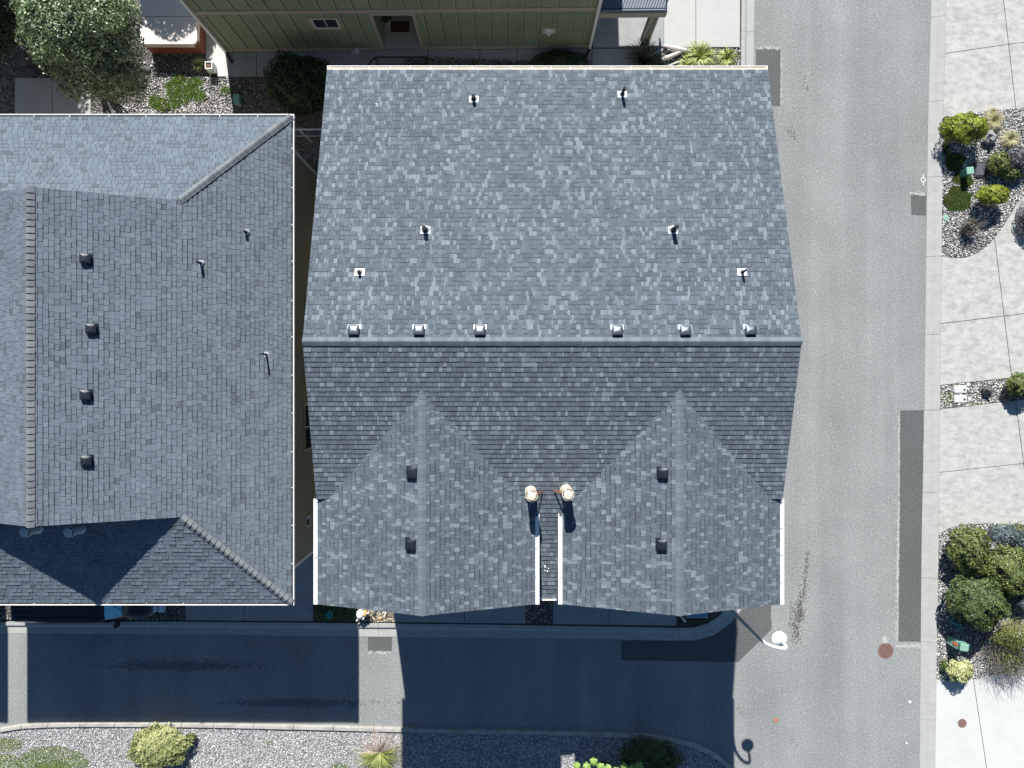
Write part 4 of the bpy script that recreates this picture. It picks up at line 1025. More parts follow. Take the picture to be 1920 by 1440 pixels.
mb = MB(); gb(mb, E0, E1, -1.5, .02, .0, .16); mb.build('porch_floor', M['concrete_kerb'], gh)
mb = MB(); gb(mb, E0 - .35, E1 + .25, .05, .62, .0, .15); gb(mb, E0 - .85, E0 - .35, .05, .62, 0, .08); mb.build('front_step', M['concrete_shade'], gh)
# outlet box, wall fixture
c = gp(13.35, 0, 1.55)
mb = MB(); gb(mb, 13.08, 13.62, 0, .04, 1.3, 1.72); fx = mb.build('wall_fixture', M['beige_trim'], gh)
mb = MB(); gb(mb, 13.18, 13.5, .04, .06, 1.38, 1.64); gb(mb, 13.28, 13.40, .06, .18, 1.42, 1.56); mb.build('vent_hood', M['white_trim'], fx)
for u_ in (4.55, 4.92):
    mb = MB(); gb(mb, u_, u_ + .14, .032, .07, .12, .2); mb.build('outlet_box', M['beige_trim'], gh)
# balcony with post
mb = MB(); gb(mb, LW + .04, LW + 2.5, -3.2, .02, 2.9, 3.0); bal = mb.build('balcony', M['deck_blue'], gh)
mb = MB(); gb(mb, LW + .04, LW + 2.56, .02, .1, 2.62, 2.93); gb(mb, LW + 2.5, LW + 2.56, -3.2, .02, 2.62, 2.93); mb.build('beam', M['taupe_trim'], bal)
mb = MB(); gb(mb, LW + .06, LW + 2.52, -.02, .02, 3.9, 3.95); gb(mb, LW + 2.48, LW + 2.52, -3.2, -.02, 3.9, 3.95); gb(mb, LW + .06, LW + 2.52, -.02, .01, 3.06, 3.09)
for i in range(23): gb(mb, LW + .12 + i * .104, LW + .138 + i * .104, -.01, .008, 3.09, 3.9)
for i in range(28): gb(mb, LW + 2.49, LW + 2.508, -3.1 + i * .11, -3.082 + i * .11, 3.02, 3.9)
mb.build('balcony_rail', M['black_metal'], bal)
mb = MB(); gb(mb, LW + 2.08, LW + 2.34, -.28, -.04, 0, 2.62); ps = mb.build('post', M['olive_siding'], gh)
mb = MB()
for u0, n0 in ((2.05, -.31), (2.30, -.31), (2.05, -.06), (2.30, -.06)): gb(mb, LW + u0, LW + u0 + .07, n0, n0 + .05, 0, 2.62)
gb(mb, LW + 2.04, LW + 2.38, -.32, 0, 2.5, 2.615); gb(mb, LW + 2.04, LW + 2.38, -.32, 0, 0, .15); mb.build('post_trim', M['taupe_trim'], ps)
mb = MB(); c = gp(LW + .03, -.25, 2.4); mb.blob(c + Vector((.08, 0, 0)), (.09, .09, .09), 10, 7, 0); mb.blob(c + Vector((.05, .22, .1)), (.05, .05, .05), 8, 6, 0); mb.build('wall_lamp', M['white_enamel'], gh)

# doormat, potted plant, gas meter, railing
x, y = P(750, 50, .17)
mt = thing('doormat', 'dark brown doormat with black edge on the recessed porch', 'doormat', (x, y, .162))
mb = MB(); mb.box(x - .38, x + .38, y - .22, y + .22, .162, .175); mb.build('border', M['mat_edge'], mt)
mb = MB(); mb.box(x - .31, x + .31, y - .16, y + .16, .176, .182); mb.build('fibre_pad', M['mat'], mt)
x, y = P(727, 40, .3)
pp = thing('potted_plant', 'small dark potted plant in a white pot inside the porch', 'potted plant', (x, y, .16))
mb = MB(); mb.lathe((x, y, .16), [(.09, 0), (.13, .28), (.14, .3), (.12, .3), (.11, .26)], 18); mb.build('pot', M['white_enamel'], pp, smooth=True)
leaves('foliage', [(x, y, .62, .2, .2, .26)], 500, .05, M['leaf_dark'], pp, seed=5)
x, y = P(672, 100, .4)
gm = thing('gas_meter', 'grey gas meter with pipes standing against the green wall', 'gas meter', (x, y, .06))
mb = MB(); mb.box(x - .12, x + .1, y - .08, y + .08, .42, .7); mb.lathe((x + .02, y, .7), [(.08, 0), (.08, .05), (.03, .06)], 14); mb.build('meter_body', M['lead'], gm, bevel=.02)
mb = MB(); mb.tube([(x - .2, y, .05), (x - .2, y, .78), (x - .05, y, .78), (x - .05, y, .68)], .02, 8); mb.tube([(x + .08, y, .66), (x + .2, y, .74), (x + .3, y + .05, .74), (x + .3, y + .05, .3)], .02, 8)
mb.lathe((x - .2, y, .5), [(.05, 0), (.07, .03), (.03, .07)], 12); mb.build('pipework', M['galv'], gm)
rl = thing('hand_railing', 'black iron railing beside the porch steps', 'railing', (*P(750, 120), .05))
mb = MB(); y = P(0, 107, .95)[1]; x0, x1 = P(703, 0, .95)[0], P(796, 0, .95)[0]
mb.bar((x0, y, .95), (x1, y, .95), .045, .03); mb.bar((x0, y, .18), (x1, y, .18), .03, .03)
mb.bar((x0, y, .95), (x0 - .33, y - .28, .8), .045, .03); mb.bar((x1, y, .95), (x1 + .42, y - .1, .82), .045, .03); mb.build('rail', M['black_metal'], rl)
for i, x in enumerate((x0, x1)):
    mb = MB(); mb.bar((x, y, .05), (x, y, .95), .045); mb.build('post', M['black_metal'], rl)
mb = MB()
for i in range(1, 17): xx = x0 + (x1 - x0) * i / 17; mb.bar((xx, y, .18), (xx, y, .94), .014)
mb.build('balusters', M['black_metal'], rl)

# small picket fence between the two houses
y = P(0, 257)[1]; x0, x1 = -9.2, P(612, 0)[0] + 1.2
fz = thing('picket_fence', 'low white metal picket fence in the gap between the two roofs', 'fence', ((x0 + x1) / 2, y, 0))
mb = MB(); mb.bar((x0, y, .87), (x1, y, .87), .07, .05); mb.bar((x0, y, .12), (x1, y, .12), .05, .04); mb.build('rail', M['lead'], fz)
mb = MB()
for i in range(1, 24): xx = x0 + (x1 - x0) * i / 24; mb.bar((xx, y, .12), (xx, y, .85), .016)
mb.build('pickets', M['lead'], fz)
mb = MB(); mb.bar((x0 + .55, y + .02, .88), (x0 + .95, y - .3, .2), .07, .04); mb.build('gate_latch', M['lead'], fz)

# ================================================================== street lamp
lx, ly = 8.44, -8.67
lp = thing('street_lamp', 'street lamp with white gooseneck arm and round white shade at the corner', 'street lamp', (lx, ly, 0))
mb = MB(); mb.lathe((lx, ly, 0), [(.17, 0), (.17, .1), (.11, .3), (.09, .32)], 20); mb.build('base', M['galv'], lp, smooth=True)
mb = MB(); mb.tube([(lx, ly, .3), (lx, ly, 4.2), (lx, ly, 4.21), (lx, ly, 5.7)], [.085, .075, .06, .05], 16); mb.build('pole', M['galv'], lp, smooth=True)
mb = MB(); arm = []
hx, hy = 8.98, -8.58
for i in range(15):
    t = i / 14; a = PI * t * .93
    arm.append((lx + .28 * (1 - math.cos(a)) / 1.0, ly + (.02) * t + -.02 * math.sin(a), 5.68 + .62 * math.sin(a * .55 + .0) if t < .7 else 0))
arm = [(lx, ly, 5.68), (lx + .03, ly, 5.85), (lx + .10, ly + .0, 6.02), (lx + .22, ly, 6.18), (lx + .36, ly, 6.28), (lx + .50, ly, 6.31), (lx + .56, ly + .02, 6.27), (lx + .57, ly + .05, 6.17), (lx + .56, ly + .08, 6.0), (lx + .55, ly + .1, 5.9)]
mb.tube(arm, [.06, .058, .055, .055, .055, .055, .055, .055, .05, .05], 12); mb.build('arm', M['white_enamel'], lp, smooth=True)
mb = MB(); mb.lathe((lx + .54, ly + .1, 5.72), [(.258, 0), (.255, .03), (.20, .09), (.13, .15), (.06, .2), (.02, .22)], 32)
sh = mb.build('lamp_shade', M['white_enamel'], lp, smooth=True)
mb = MB(); mb.lathe((lx + .54, ly + .1, 5.68), [(.06, 0), (.1, .03), (.1, .038)], 16); mb.build('lamp_glass', M['glass'], sh)

# ================================================================== parked van
vx0, vx1 = -19.55, -14.35
van = thing('parked_van', 'dark blue long roofed van parked half under the left eave', 'van', (-17.0, -8.4, 0))
yc = -8.45
stations = [(-19.55, .98, 1.25, .86), (-19.5, .95, 1.95, .80), (-19.35, .95, 2.08, .80), (-18.4, .98, 2.12, .84), (-16.6, .98, 2.12, .84), (-16.05, .98, 2.09, .83), (-15.88, .98, 2.02, .81), (-15.45, .98, 1.45, .84), (-15.30, .98, 1.22, .86), (-14.95, .97, 1.12, .86), (-14.66, .94, 1.02, .82), (-14.5, .90, .80, .80), (-14.42, .88, .62, .78)]
rings = []
for x, w_, zt, wt in stations:
    belt = min(1.15, zt - .12)
    pts = [(-w_ * .9, .28), (-w_, .45), (-w_, belt), (-wt - .02, zt - .16 if zt > 1.4 else zt - .06), (-wt + .08, zt - .02), (-wt * .5, zt + .02), (0, zt + .03), (wt * .5, zt + .02), (wt - .08, zt - .02), (wt + .02, zt - .16 if zt > 1.4 else zt - .06), (w_, belt), (w_, .45), (w_ * .9, .28)]
    rings.append([Vector((x, yc + a, b)) for a, b in pts])
mb = MB(); m = 13; vs = [p for r in rings for p in r]
fs = [(i * m + k_, (i + 1) * m + k_, (i + 1) * m + (k_ + 1) % m, i * m + (k_ + 1) % m) for i in range(len(rings) - 1) for k_ in range(m)]
mb.add(vs, fs + [tuple(range(m)), tuple(range(len(vs) - 1, len(vs) - m - 1, -1))]); body = mb.build('body', M['car_paint'], van, smooth=True)
def quadpatch(mb, i, k0, k1, s0, s1, off=.006, inset=.06):
    a, b = rings[i], rings[i + 1]
    for kk in range(k0, k1):
        q = [a[kk].lerp(b[kk], s0), a[kk + 1].lerp(b[kk + 1], s0), a[kk + 1].lerp(b[kk + 1], s1), a[kk].lerp(b[kk], s1)]
        nn = (q[1] - q[0]).cross(q[3] - q[0]).normalized()
        if nn.z < 0: nn = -nn
        mb.add([p + nn * off for p in q], [(0, 1, 2, 3)])
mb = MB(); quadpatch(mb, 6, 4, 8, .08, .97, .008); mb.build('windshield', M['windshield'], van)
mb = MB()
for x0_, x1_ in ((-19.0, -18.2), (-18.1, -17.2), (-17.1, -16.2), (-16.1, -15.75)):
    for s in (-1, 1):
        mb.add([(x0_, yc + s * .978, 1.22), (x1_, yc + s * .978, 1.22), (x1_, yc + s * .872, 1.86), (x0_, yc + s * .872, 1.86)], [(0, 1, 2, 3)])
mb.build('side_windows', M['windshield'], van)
mb = MB()
for i in range(7): yy = yc - .6 + i * .2; mb.box(-19.2, -16.5, yy - .012, yy + .012, 2.12, 2.155)
mb.build('roof_ribs', M['car_paint'], van)
mb = MB(); mb.box(-14.44, -14.16, yc - .86, yc + .86, .46, .66); mb.build('bumper', M['chrome'], van, bevel=.04)
mb = MB(); mb.box(-14.5, -14.40, yc - .52, yc + .52, .66, .84); mb.build('grille', M['chrome'], van, bevel=.02)
for s in (-1, 1):
    mb = MB(); mb.box(-14.56, -14.43, yc + s * .68 - .13, yc + s * .68 + .13, .66, .84); mb.build('headlight', M['chrome'], van, bevel=.03)
    mb = MB(); mb.tube([(-15.72, yc + s * .93, 1.22), (-15.70, yc + s * 1.06, 1.3)], .02, 6); mb.box(-15.78, -15.66, yc + s * 1.13 - .09, yc + s * 1.13 + .09, 1.2, 1.48); mb.build('side_mirror', M['black_metal'], van, bevel=.02)
    mb = MB(); mb.bar((-15.38, yc + s * .28 - .35, 1.36), (-15.68, yc + s * .28 + .1, 1.80), .03, .02); mb.build('wiper', M['black_metal'], van)
    for x in (-18.6, -15.25):
        mb = MB(); mb.tube([(x, yc + s * .78, .36), (x, yc + s * .99, .36)], .36, 24); wh = mb.build('wheel', M['tyre'], van)
        mb = MB(); mb.tube([(x, yc + s * .97, .36), (x, yc + s * 1.0, .36)], .22, 20); mb.build('rim', M['chrome'], wh)
mb = MB(); mb.box(-15.12, -14.88, yc - .74, yc - .35, 1.085, 1.125); mb.build('hood_scoop', M['car_paint'], van, bevel=.02)

# ================================================================== hot tub
hx0, hy1 = P(262, 0, .92)[0], P(0, 83, .92)[1]; hx1 = P(369, 0, .92)[0]; hy0 = hy1 + 2.25
ht = thing('hot_tub', 'square cedar hot tub with folding pinkish vinyl cover beside the green house', 'hot tub', ((hx0 + hx1) / 2, (hy1 + hy0) / 2, .02))
mb = MB(); mb.box(hx0 + .06, hx1 - .02, hy1 + .04, hy0 - .06, .02, .80)
for i in range(22): xx = hx0 + .1 + i * .1; mb.box(xx, xx + .085, hy1 + .02, hy1 + .035, .1, .76); yy = hy1 + .1 + i * .098; mb.box(hx1 - .015, hx1 - .002, yy, yy + .085, .1, .76)
mb.build('cabinet', M['cedar'], ht)
hm = hy1 + 1.12
for y0_, y1_ in ((hy1, hm - .012), (hm + .012, hy0)):
    mb = MB(); mb.prism(ragged_rect := [(hx0 + .16, y0_), (hx1 - .16, y0_), (hx1 - .04, y0_ + .05), (hx1, y0_ + .17), (hx1, y1_), (hx0, y1_), (hx0, y0_ + .17), (hx0 + .04, y0_ + .05)] if y0_ == hy1 else [(hx0, y0_), (hx1, y0_), (hx1, y1_), (hx0, y1_)], .80, .92)
    cvr = mb.build('cover', M['vinyl'], ht, bevel=.03)
mb = MB(); mb.box(hx0 + .15, hx1 - .15, hy1 - .012, hy1 + .0, .68, .85); mb.box(hx1 - .0, hx1 + .012, hy1 + .2, hm, .68, .85); mb.build('cover_skirt', M['vinyl'], ht)
# kettle grill under cover
x, y = P(62, 110, .6)
bq = thing('barbecue', 'black covered barbecue with a small white tag by the glossy tree', 'barbecue', (x, y, .02))
mb = MB(); mb.blob((x, y, .55), (.42, .34, .5), 14, 8, .08, seed=3); mb.lathe((x, y, .02), [(.42, 0), (.44, .3), (.38, .6)], 14); mb.build('cover', M['black_fabric'], bq, smooth=True)
mb = MB(); mb.box(x - .04, x + .08, y - .22, y - .14, 1.0, 1.008, M=None); mb.build('tag', M['white_enamel'], bq)
# square planter
x, y = P(391, 122, .5)
pt = thing('planter_box', 'small square white rimmed planter by the walk corner', 'planter', (x, y, .03))
mb = MB()
for a, b, c_, d_ in ((-.15, .15, -.15, -.12), (-.15, .15, .12, .15), (-.15, -.12, -.12, .12), (.12, .15, -.12, .12)): mb.box(x + a, x + b, y + c_, y + d_, .03, .5)
mb.build('box', M['white_trim'], pt); mb = MB(); mb.box(x - .12, x + .12, y - .12, y + .12, .03, .46); mb.build('soil', M['terracotta'], pt)
tuft('grass_plant', 'pale arching plant beside the square white planter', 'plant', (*P(372, 120, .2), .06), .36, .35, 130, .02, M['leaf_pale'], seed=3)
x, y = P(444, 186, .3)
t_ = thing('utility_box', 'small pale green utility box on the brown gravel', 'utility box', (x, y, .02)); mb = MB(); mb.box(x - .12, x + .12, y - .18, y + .18, .02, .34); mb.build('cabinet', M['pale_green'], t_, bevel=.02); mb = MB(); mb.box(x - .13, x + .13, y - .19, y + .19, .341, .37); mb.build('lid', M['pale_green'], t_, bevel=.01)
for i, (px, py, r) in enumerate(((288, 118, .07), (290, 128, .06), (284, 124, .055), (292, 136, .06), (271, 118, .05), (277, 132, .14), (427, 146, .05))):
    x, y = P(px, py, .05); mb = MB(); mb.blob((x, y, .06), (r, r * .85, r * .7), 8, 6, .2, seed=i)
    tag(mb.build('stone', M['white_trim'] if i != 5 else M['rock_dark'], smooth=True), ['white rounded stone topmost by the hot tub corner', 'white rounded stone second below the hot tub corner', 'smaller white stone left of its row by the hot tub', 'white rounded stone lowest of its row by the hot tub', 'pale stone nearest the hot tub in the shade', 'large dark stone beside the row of white stones', 'single white stone at the corner of the walk'][i], 'stone', 'white stones by the hot tub' if i < 5 else None)

# ================================================================== trees and shrubs, top
def tree(label, c, blobs, n, size, mat, seed=1, name='broadleaf_tree', trunk=.11, group=None, shell=.7, flat=.7, aspect=.5):
    t = thing(name, label, 'tree', (c[0], c[1], 0), group)
    leaves('crown', blobs, n, size, mat, t, 0, 1, flat, aspect, shell, seed)
    mb = MB(); q = random.Random(seed); zt = min(b[2] for b in blobs) * .6
    mb.tube([(c[0], c[1], -.05), (c[0] + .05, c[1], zt * .5), (c[0], c[1] + .04, zt)], [trunk * 1.3, trunk, trunk * .85], 10)
    for b in blobs:
        p0 = Vector((c[0], c[1] + .02, zt * .8)); p1 = Vector(b[:3]); mid = p0.lerp(p1, .5) + Vector((0, 0, .15)); mb.tube([p0, mid, p1], [trunk * .6, trunk * .4, trunk * .15], 7)
        for j in range(5):
            p2 = p1 + Vector((q.uniform(-1, 1) * b[3], q.uniform(-1, 1) * b[4], q.uniform(-.3, .8) * b[5])) * .75; mb.tube([mid.lerp(p1, .6), p2], [trunk * .2, trunk * .05], 5)
    mb.build('trunk', M['bark'], t, smooth=True); return t
def PB(px, py, z_, rx, ry, rz): x, y = P(px, py, z_); return (x, y, z_, rx, ry, rz)
tree('glossy silver green evergreen tree overhanging the concrete patio', P(185, 130, 0), [PB(120, 55, 3.6, 1.45, 1.5, 1.1), PB(175, 25, 3.7, 1.5, 1.3, 1.0), PB(80, 20, 3.5, .8, 1.2, .9), PB(145, 105, 3.0, 1.3, 1.0, .9), PB(210, 125, 2.6, 1.2, 1.0, .9), PB(225, 60, 3.0, .9, 1.4, .9), PB(175, 155, 2.0, 1.35, .8, .8), PB(235, 158, 1.5, 1.0, .75, .7), PB(120, 95, 3.0, 1.1, .7, .8)],
     46000, .058, M['leaf_silver'], 4)
tree('dark shaded tree in the far top left corner', P(15, 30, 0), [PB(5, 20, 2.2, 1.3, 1.6, 1.2), PB(-40, 60, 2.0, 1.4, 1.4, 1.0)], 7000, .08, M['leaf_dark'], 6)
tree('tall dark tree standing beyond the top left corner', (-21.8, 18.8), [(-21.8, 19.2, 6.2, 3.0, 2.9, 2.4), (-20.6, 17.5, 4.8, 1.6, 1.5, 1.4)], 16000, .13, M['leaf_mid'], 8, trunk=.22)
tree('feathery tree behind the hot tub beyond the top edge', (-14.4, 19.3), [(-14.4, 19.4, 4.3, 1.3, .95, 1.1), (-13.5, 18.8, 3.7, .6, .6, .8), (-15.0, 18.7, 3.6, .6, .5, .7)], 8000, .08, M['leaf_mid'], 9, shell=.8)
x, y = P(556, 158, 1.0)
shrub('round_shrub', 'large round dark green shrub between the walk and the roof corner', 'shrub', (x, y, .02), (1.12, 1.15, 1.05), 15000, .055, M['leaf_dark'], seed=3, tw=30, cz=.95, extra=[(.75, .35, .1, .7, .6, .6), (.2, -.5, -.3, .9, .6, .5)])
x, y = P(1052, 118, .45)
shrub('hedge', 'low dark hedge against the walk under the green house', 'hedge', (x, y, .02), (1.15, .5, .4), 5000, .045, M['leaf_dark'], seed=4, cz=.35)
tuft('flax_plant', 'dark spiky flax in shade beside the balcony post', 'plant', (*P(1205, 118, .1), .05), .95, .9, 240, .035, M['leaf_flaxdark'], 'spiky flax plants', 5, .5)
flg = 'spiky flax plants'
tf = tuft('flax_plant', 'bright green and white flax clump beside the driftwood', 'plant', (*P(1310, 110, .1), .05), .75, .55, 230, .05, M['leaf_flax'], flg, 6, .75)
tuft('flax_plant', 'bright yellow green flax clump nearest the top kerb', 'plant', (*P(1362, 112, .1), .05), .55, .42, 170, .045, M['leaf_flax'], flg, 7, .75)
tuft('flax_plant', 'small flax clump close to the roof edge below the driftwood', 'plant', (*P(1290, 124, .1), .05), .55, .4, 110, .045, M['leaf_flax'], flg, 8, .75)
dw = thing('driftwood_log', 'bleached forked driftwood log lying on the gravel', 'driftwood', (*P(1275, 98, .1), .05))
mb = MB(); q3 = lambda a, b, z_: P3(a, b, z_)
mb.tube([q3(1244, 86, .15), q3(1258, 89, .22), q3(1270, 92, .25), q3(1283, 95, .2), q3(1298, 94, .12)], [.05, .09, .1, .11, .09], 9); mb.tube([q3(1240, 112, .14), q3(1252, 108, .2), q3(1266, 102, .24), q3(1280, 95, .2)], [.09, .1, .08, .07], 9); mb.tube([q3(1252, 124, .1), q3(1270, 117, .12), q3(1290, 114, .12)], [.03, .05, .04], 7)
mb.build('log', M['driftwood'], dw, smooth=True)

# ================================================================== front yard pieces
x, y = P(677, 1151, .35)
go = thing('garden_ornament', 'white and tan ceramic garden bird ornament in the sunlit gap by the roof edge', 'garden ornament', (x, y, .09))
mb = MB(); mb.blob((x - .02, y + .02, .46), (.15, .20, .17), 16, 10, .03, seed=2); mb.tube([(x - .02, y, .09), (x - .02, y, .4)], [.08, .11], 12); mb.build('body', M['white_enamel'], go, smooth=True)
mb = MB(); mb.blob((x + .18, y + .05, .44), (.10, .16, .15), 14, 9, .04, seed=4); mb.tube([(x + .16, y + .02, .09), (x + .17, y + .03, .35)], [.06, .08], 10); mb.build('second_body', M['tan_ceramic'], go, smooth=True)
mb = MB(); mb.tube([(x - .08, y - .12, .42), (x - .14, y - .22, .40), (x - .17, y - .28, .36)], [.05, .03, .045], 8); mb.tube([(x + .13, y - .08, .42), (x + .1, y - .17, .45), (x + .07, y - .21, .42)], [.05, .05, .03], 8)
mb.tube([(x + .26, y + .08, .5), (x + .33, y + .08, .56), (x + .36, y + .07, .48), (x + .33, y + .06, .36), (x + .26, y + .05, .33)], .018, 8); mb.build('head', M['white_enamel'], go, smooth=True)
x, y = P(618, 1152, .15)
mb = MB(); mb.lathe((x, y, .1), [(.17, 0), (.17, .12), (.15, .14), (.01, .15)], 20); tag(mb.build('irrigation_lid', M['teal_plastic'], smooth=True), 'round teal utility lid half sunk in the ivy bed', 'lid')
for i, (a, b, l, an) in enumerate(((722, 1152, .26, 1.25), (713, 1159, .16, .4), (704, 1147, .3, 1.0))):
    x, y = P(a, b, .12); mb = MB(); mb.box(-l / 2, l / 2, -.04, .04, 0, .05, M=Matrix.Translation((x, y, .11)) @ Matrix.Rotation(an, 4, 'Z')); tag(mb.build('wood_chunk', [M['driftwood'], M['tan_ceramic'], M['slate']][i], bevel=.01), ['pale wood block standing on the sunlit bark bed', 'small orange wood chunk on the sunlit bark bed', 'dark slim stick on the sunlit bark bed'][i], 'wood')
x0, x1 = P(1287, 0, .7)[0], P(1328, 0, .7)[0]; y1 = P(0, 1157.5, .7)[1]
pt = thing('garden_bench', 'low bench with reflected sky painted blue on its top in the shaded corner bed', 'bench', ((x0 + x1) / 2, y1 + .25, .085))
mb = MB(); mb.box(x0, x1, y1, y1 + .5, .62, .66); mb.build('seat', M['bench_sky_blue'], pt); mb = MB(); mb.box(x0, x1, y1 - .03, y1 - .003, .6, .68); mb.build('apron', M['lead'], pt)
for a in (x0 + .06, x1 - .06):
    for b in (y1 + .05, y1 + .45):
        mb = MB(); mb.bar((a, b, .08), (a, b, .61), .05); mb.build('leg', M['lead'], pt)
x, y = P(1279.5, 1163, .5); mb = MB(); mb.bar((x, y + .1, .08), (x, y + .1, .95), .07); tag(mb.build('garden_post', M['white_trim'], bevel=.008), 'short white wooden post beside the low bench', 'post')

# ================================================================== right-hand beds
def rock(px, py, r, mat, label, seed, z_=.1):
    x, y = P(px, py, z_ + r[2] * .5); t = MB(); t.blob((x, y, z_ + r[2] * .35), r, 7, 5, .35, seed=seed)
    return tag(t.build('rock', mat), label, 'rock')
GOLD = 'clipped golden shrubs in the upper right bed'
def S(px, py, z_): x, y = P(px, py, z_); return (x, y, .08)
shrub('golden_shrub', 'large domed golden green shrub at the top of the right bed', 'shrub', S(1808, 243, .75), (.86, .58, .62), 9000, .036, M['leaf_gold'], GOLD, 11, cz=.68, tw=30, shell=.3)
shrub('golden_shrub', 'smaller oval golden shrub below the black box', 'shrub', S(1855, 368, .5), (.66, .42, .42), 5000, .034, M['leaf_gold'], GOLD, 12, cz=.52, tw=26, shell=.3)
shrub('green_shrub', 'loose green leaves at the left edge of the big golden shrub', 'shrub', S(1779, 232, .3), (.3, .3, .25), 900, .05, M['leaf_green'], None, 13)
shrub('green_shrub', 'fresh green shrub beside the teal lid', 'shrub', S(1876, 305, .5), (.48, .45, .38), 3500, .05, M['leaf_green'], None, 14, extra=[(.55, -.35, -.1, .45, .3, .3)])
shrub('lavender_shrub', 'grey lavender shrub behind the teal lid', 'shrub', S(1910, 298, .5), (.55, .5, .42), 3800, .035, M['leaf_lav'], None, 15)
shrub('lavender_shrub', 'blue grey lavender shrub at the right edge by the curved path', 'shrub', S(1932, 408, .5), (.5, .75, .4), 3400, .035, M['leaf_lav'], None, 16)
shrub('twiggy_shrub', 'dark bare twiggy shrub low in the upper right bed', 'shrub', S(1815, 425, .3), (.32, .4, .3), 700, .03, M['leaf_flaxdark'], None, 17, tw=10)
bsm = thing('bare_plant', 'leaning bundle of bare dark stems on the pale gravel', 'plant', (*P(1804, 438), .06)); twigs('stems', (*P(1804, 438), .06), .5, .85, 110, M['twig'], bsm, .009, 8, (.45, .35))
for px, py, R, s, lb in ((1862, 228, .5, 21, 'blond feathery grass tuft above the grey rock'), (1893, 262, .48, 22, 'blond feathery grass tuft right of the grey rock')):
    tuft('feather_grass', lb, 'ornamental grass', (*P(px, py, .15), .07), R, .42, 420, .012, M['leaf_blond'], 'blond feather grass tufts', s, .8)
tuft('feather_grass', 'small blond grass tip at the top edge of the upper bed', 'ornamental grass', (*P(1860, 212, .15), .07), .32, .3, 160, .012, M['leaf_blond'], 'blond feather grass tufts', 23, .8)
rock(1856, 258, (.27, .3, .3), M['rock'], 'grey angular boulder beside the golden shrub', 2)
# green pedestal
def pedestal(px, py, name, label, h_, wx, wy, rot, matb, matt, ribs=False):
    x, y = P(px, py, 0); t = thing(name, label, 'utility pedestal', (x, y, .06)); Rm = Matrix.Translation((x, y, 0)) @ Matrix.Rotation(rot, 4, 'Z')
    mb = MB(); mb.box(-wx / 2, wx / 2, -wy / 2, wy / 2, .06, h_ - .06, M=Rm)
    mb.build('cabinet', matb, t, bevel=.03)
    mb = MB(); mb.box(-wx / 2 - .015, wx / 2 + .015, -wy / 2 - .015, wy / 2 + .015, h_ - .06, h_, M=Rm); mb.build('lid', matt, t, bevel=.03)
    if ribs:
        mb = MB()
        for i in range(9):
            z_ = .12 + i * (h_ - .28) / 9; mb.box(-wx / 2 - .018, wx / 2 + .018, -wy / 2 - .018, wy / 2 + .018, z_, z_ + .035, M=Rm)
        mb.build('ribs', matt, t)
        mb = MB(); mb.box(-wx / 2 - .028, -wx / 2 - .019, -.04, .06, h_ * .55, h_ * .82, M=Rm); mb.build('sticker', M['orange_sticker'], t)
    return t
pedestal(1802, 328, 'utility_pedestal', 'pale green topped utility pedestal in the mossy patch', .62, .27, .27, .1, M['green_plastic'], M['pale_green'])
pedestal(1779, 1197, 'utility_pedestal', 'ribbed green communication pedestal with orange sticker', 1.05, .32, .28, -.15, M['green_plastic'], M['pale_green'], True)
x, y = P(1838, 319, .1); t = thing('meter_box', 'dark slate grey utility box lid set in the gravel', 'meter box', (x, y, .06))
mb = MB(); mb.box(x - .26, x + .26, y - .33, y + .36, .06, .14); mb.build('frame', M['black_fabric'], t, bevel=.06); mb = MB(); mb.box(x - .21, x + .19, y - .24, y + .26, .141, .17); mb.build('lid', M['slate'], t, bevel=.03)
x, y = P(1877, 327, .12); mb = MB(); mb.box(x - .2, x + .2, y - .14, y + .14, .06, .16); tag(mb.build('valve_box', M['teal_plastic'], bevel=.03), 'teal rectangular valve box lid under the green shrub', 'valve box')
x, y = P(1774, 408, .1); mb = MB(); mb.lathe((x, y, .07), [(.12, 0), (.12, .03), (.01, .04)], 18); tag(mb.build('cleanout_cover', M['pale_green'], smooth=True), 'pale green round lid on gravel near the kerb', 'lid')
# bed B
for i, (px, py) in enumerate(((1801, 730), (1801, 748))):
    x, y = P(px, py, .1); t = thing('valve_box', ['white water valve box, upper of the pair in the narrow bed', 'white water valve box, lower of the pair in the narrow bed'][i], 'valve box', (x, y, .06), 'white valve boxes in the narrow bed')
    mb = MB(); mb.box(x - .26, x + .26, y - .16, y + .16, .06, .12, M=Matrix.Identity(4)); mb.build('lid', M['concrete_clean'], t, bevel=.03)
    mb = MB(); mb.lathe((x + .15, y - .02, .12), [(.05, 0), (.05, .006)], 14); mb.build('read_hole', M['slate'], t)
for i, (px, py) in enumerate(((1816, 721), (1818, 748))):
    x, y = P(px, py, .1); mb = MB(); mb.lathe((x, y, .07), [(.08, 0), (.08, .04), (.01, .05)], 16); tag(mb.build('water_valve_cover', M['concrete_clean'], smooth=True), ['small white round lid beside the upper valve box', 'small white round lid beside the lower valve box'][i], 'lid')
rock(1851, 733, (.22, .2, .24), M['rock_dark'], 'small dark pointed rock in the narrow bed', 5)
rock(1890, 738, (.27, .35, .3), M['rock_dark'], 'larger dark rock beside the green shrub in the narrow bed', 6)
shrub('green_shrub', 'rounded green shrub at the right edge of the narrow bed', 'shrub', S(1910, 722, .5), (.52, .5, .45), 4200, .045, M['leaf_green'], None, 24, cz=.45)
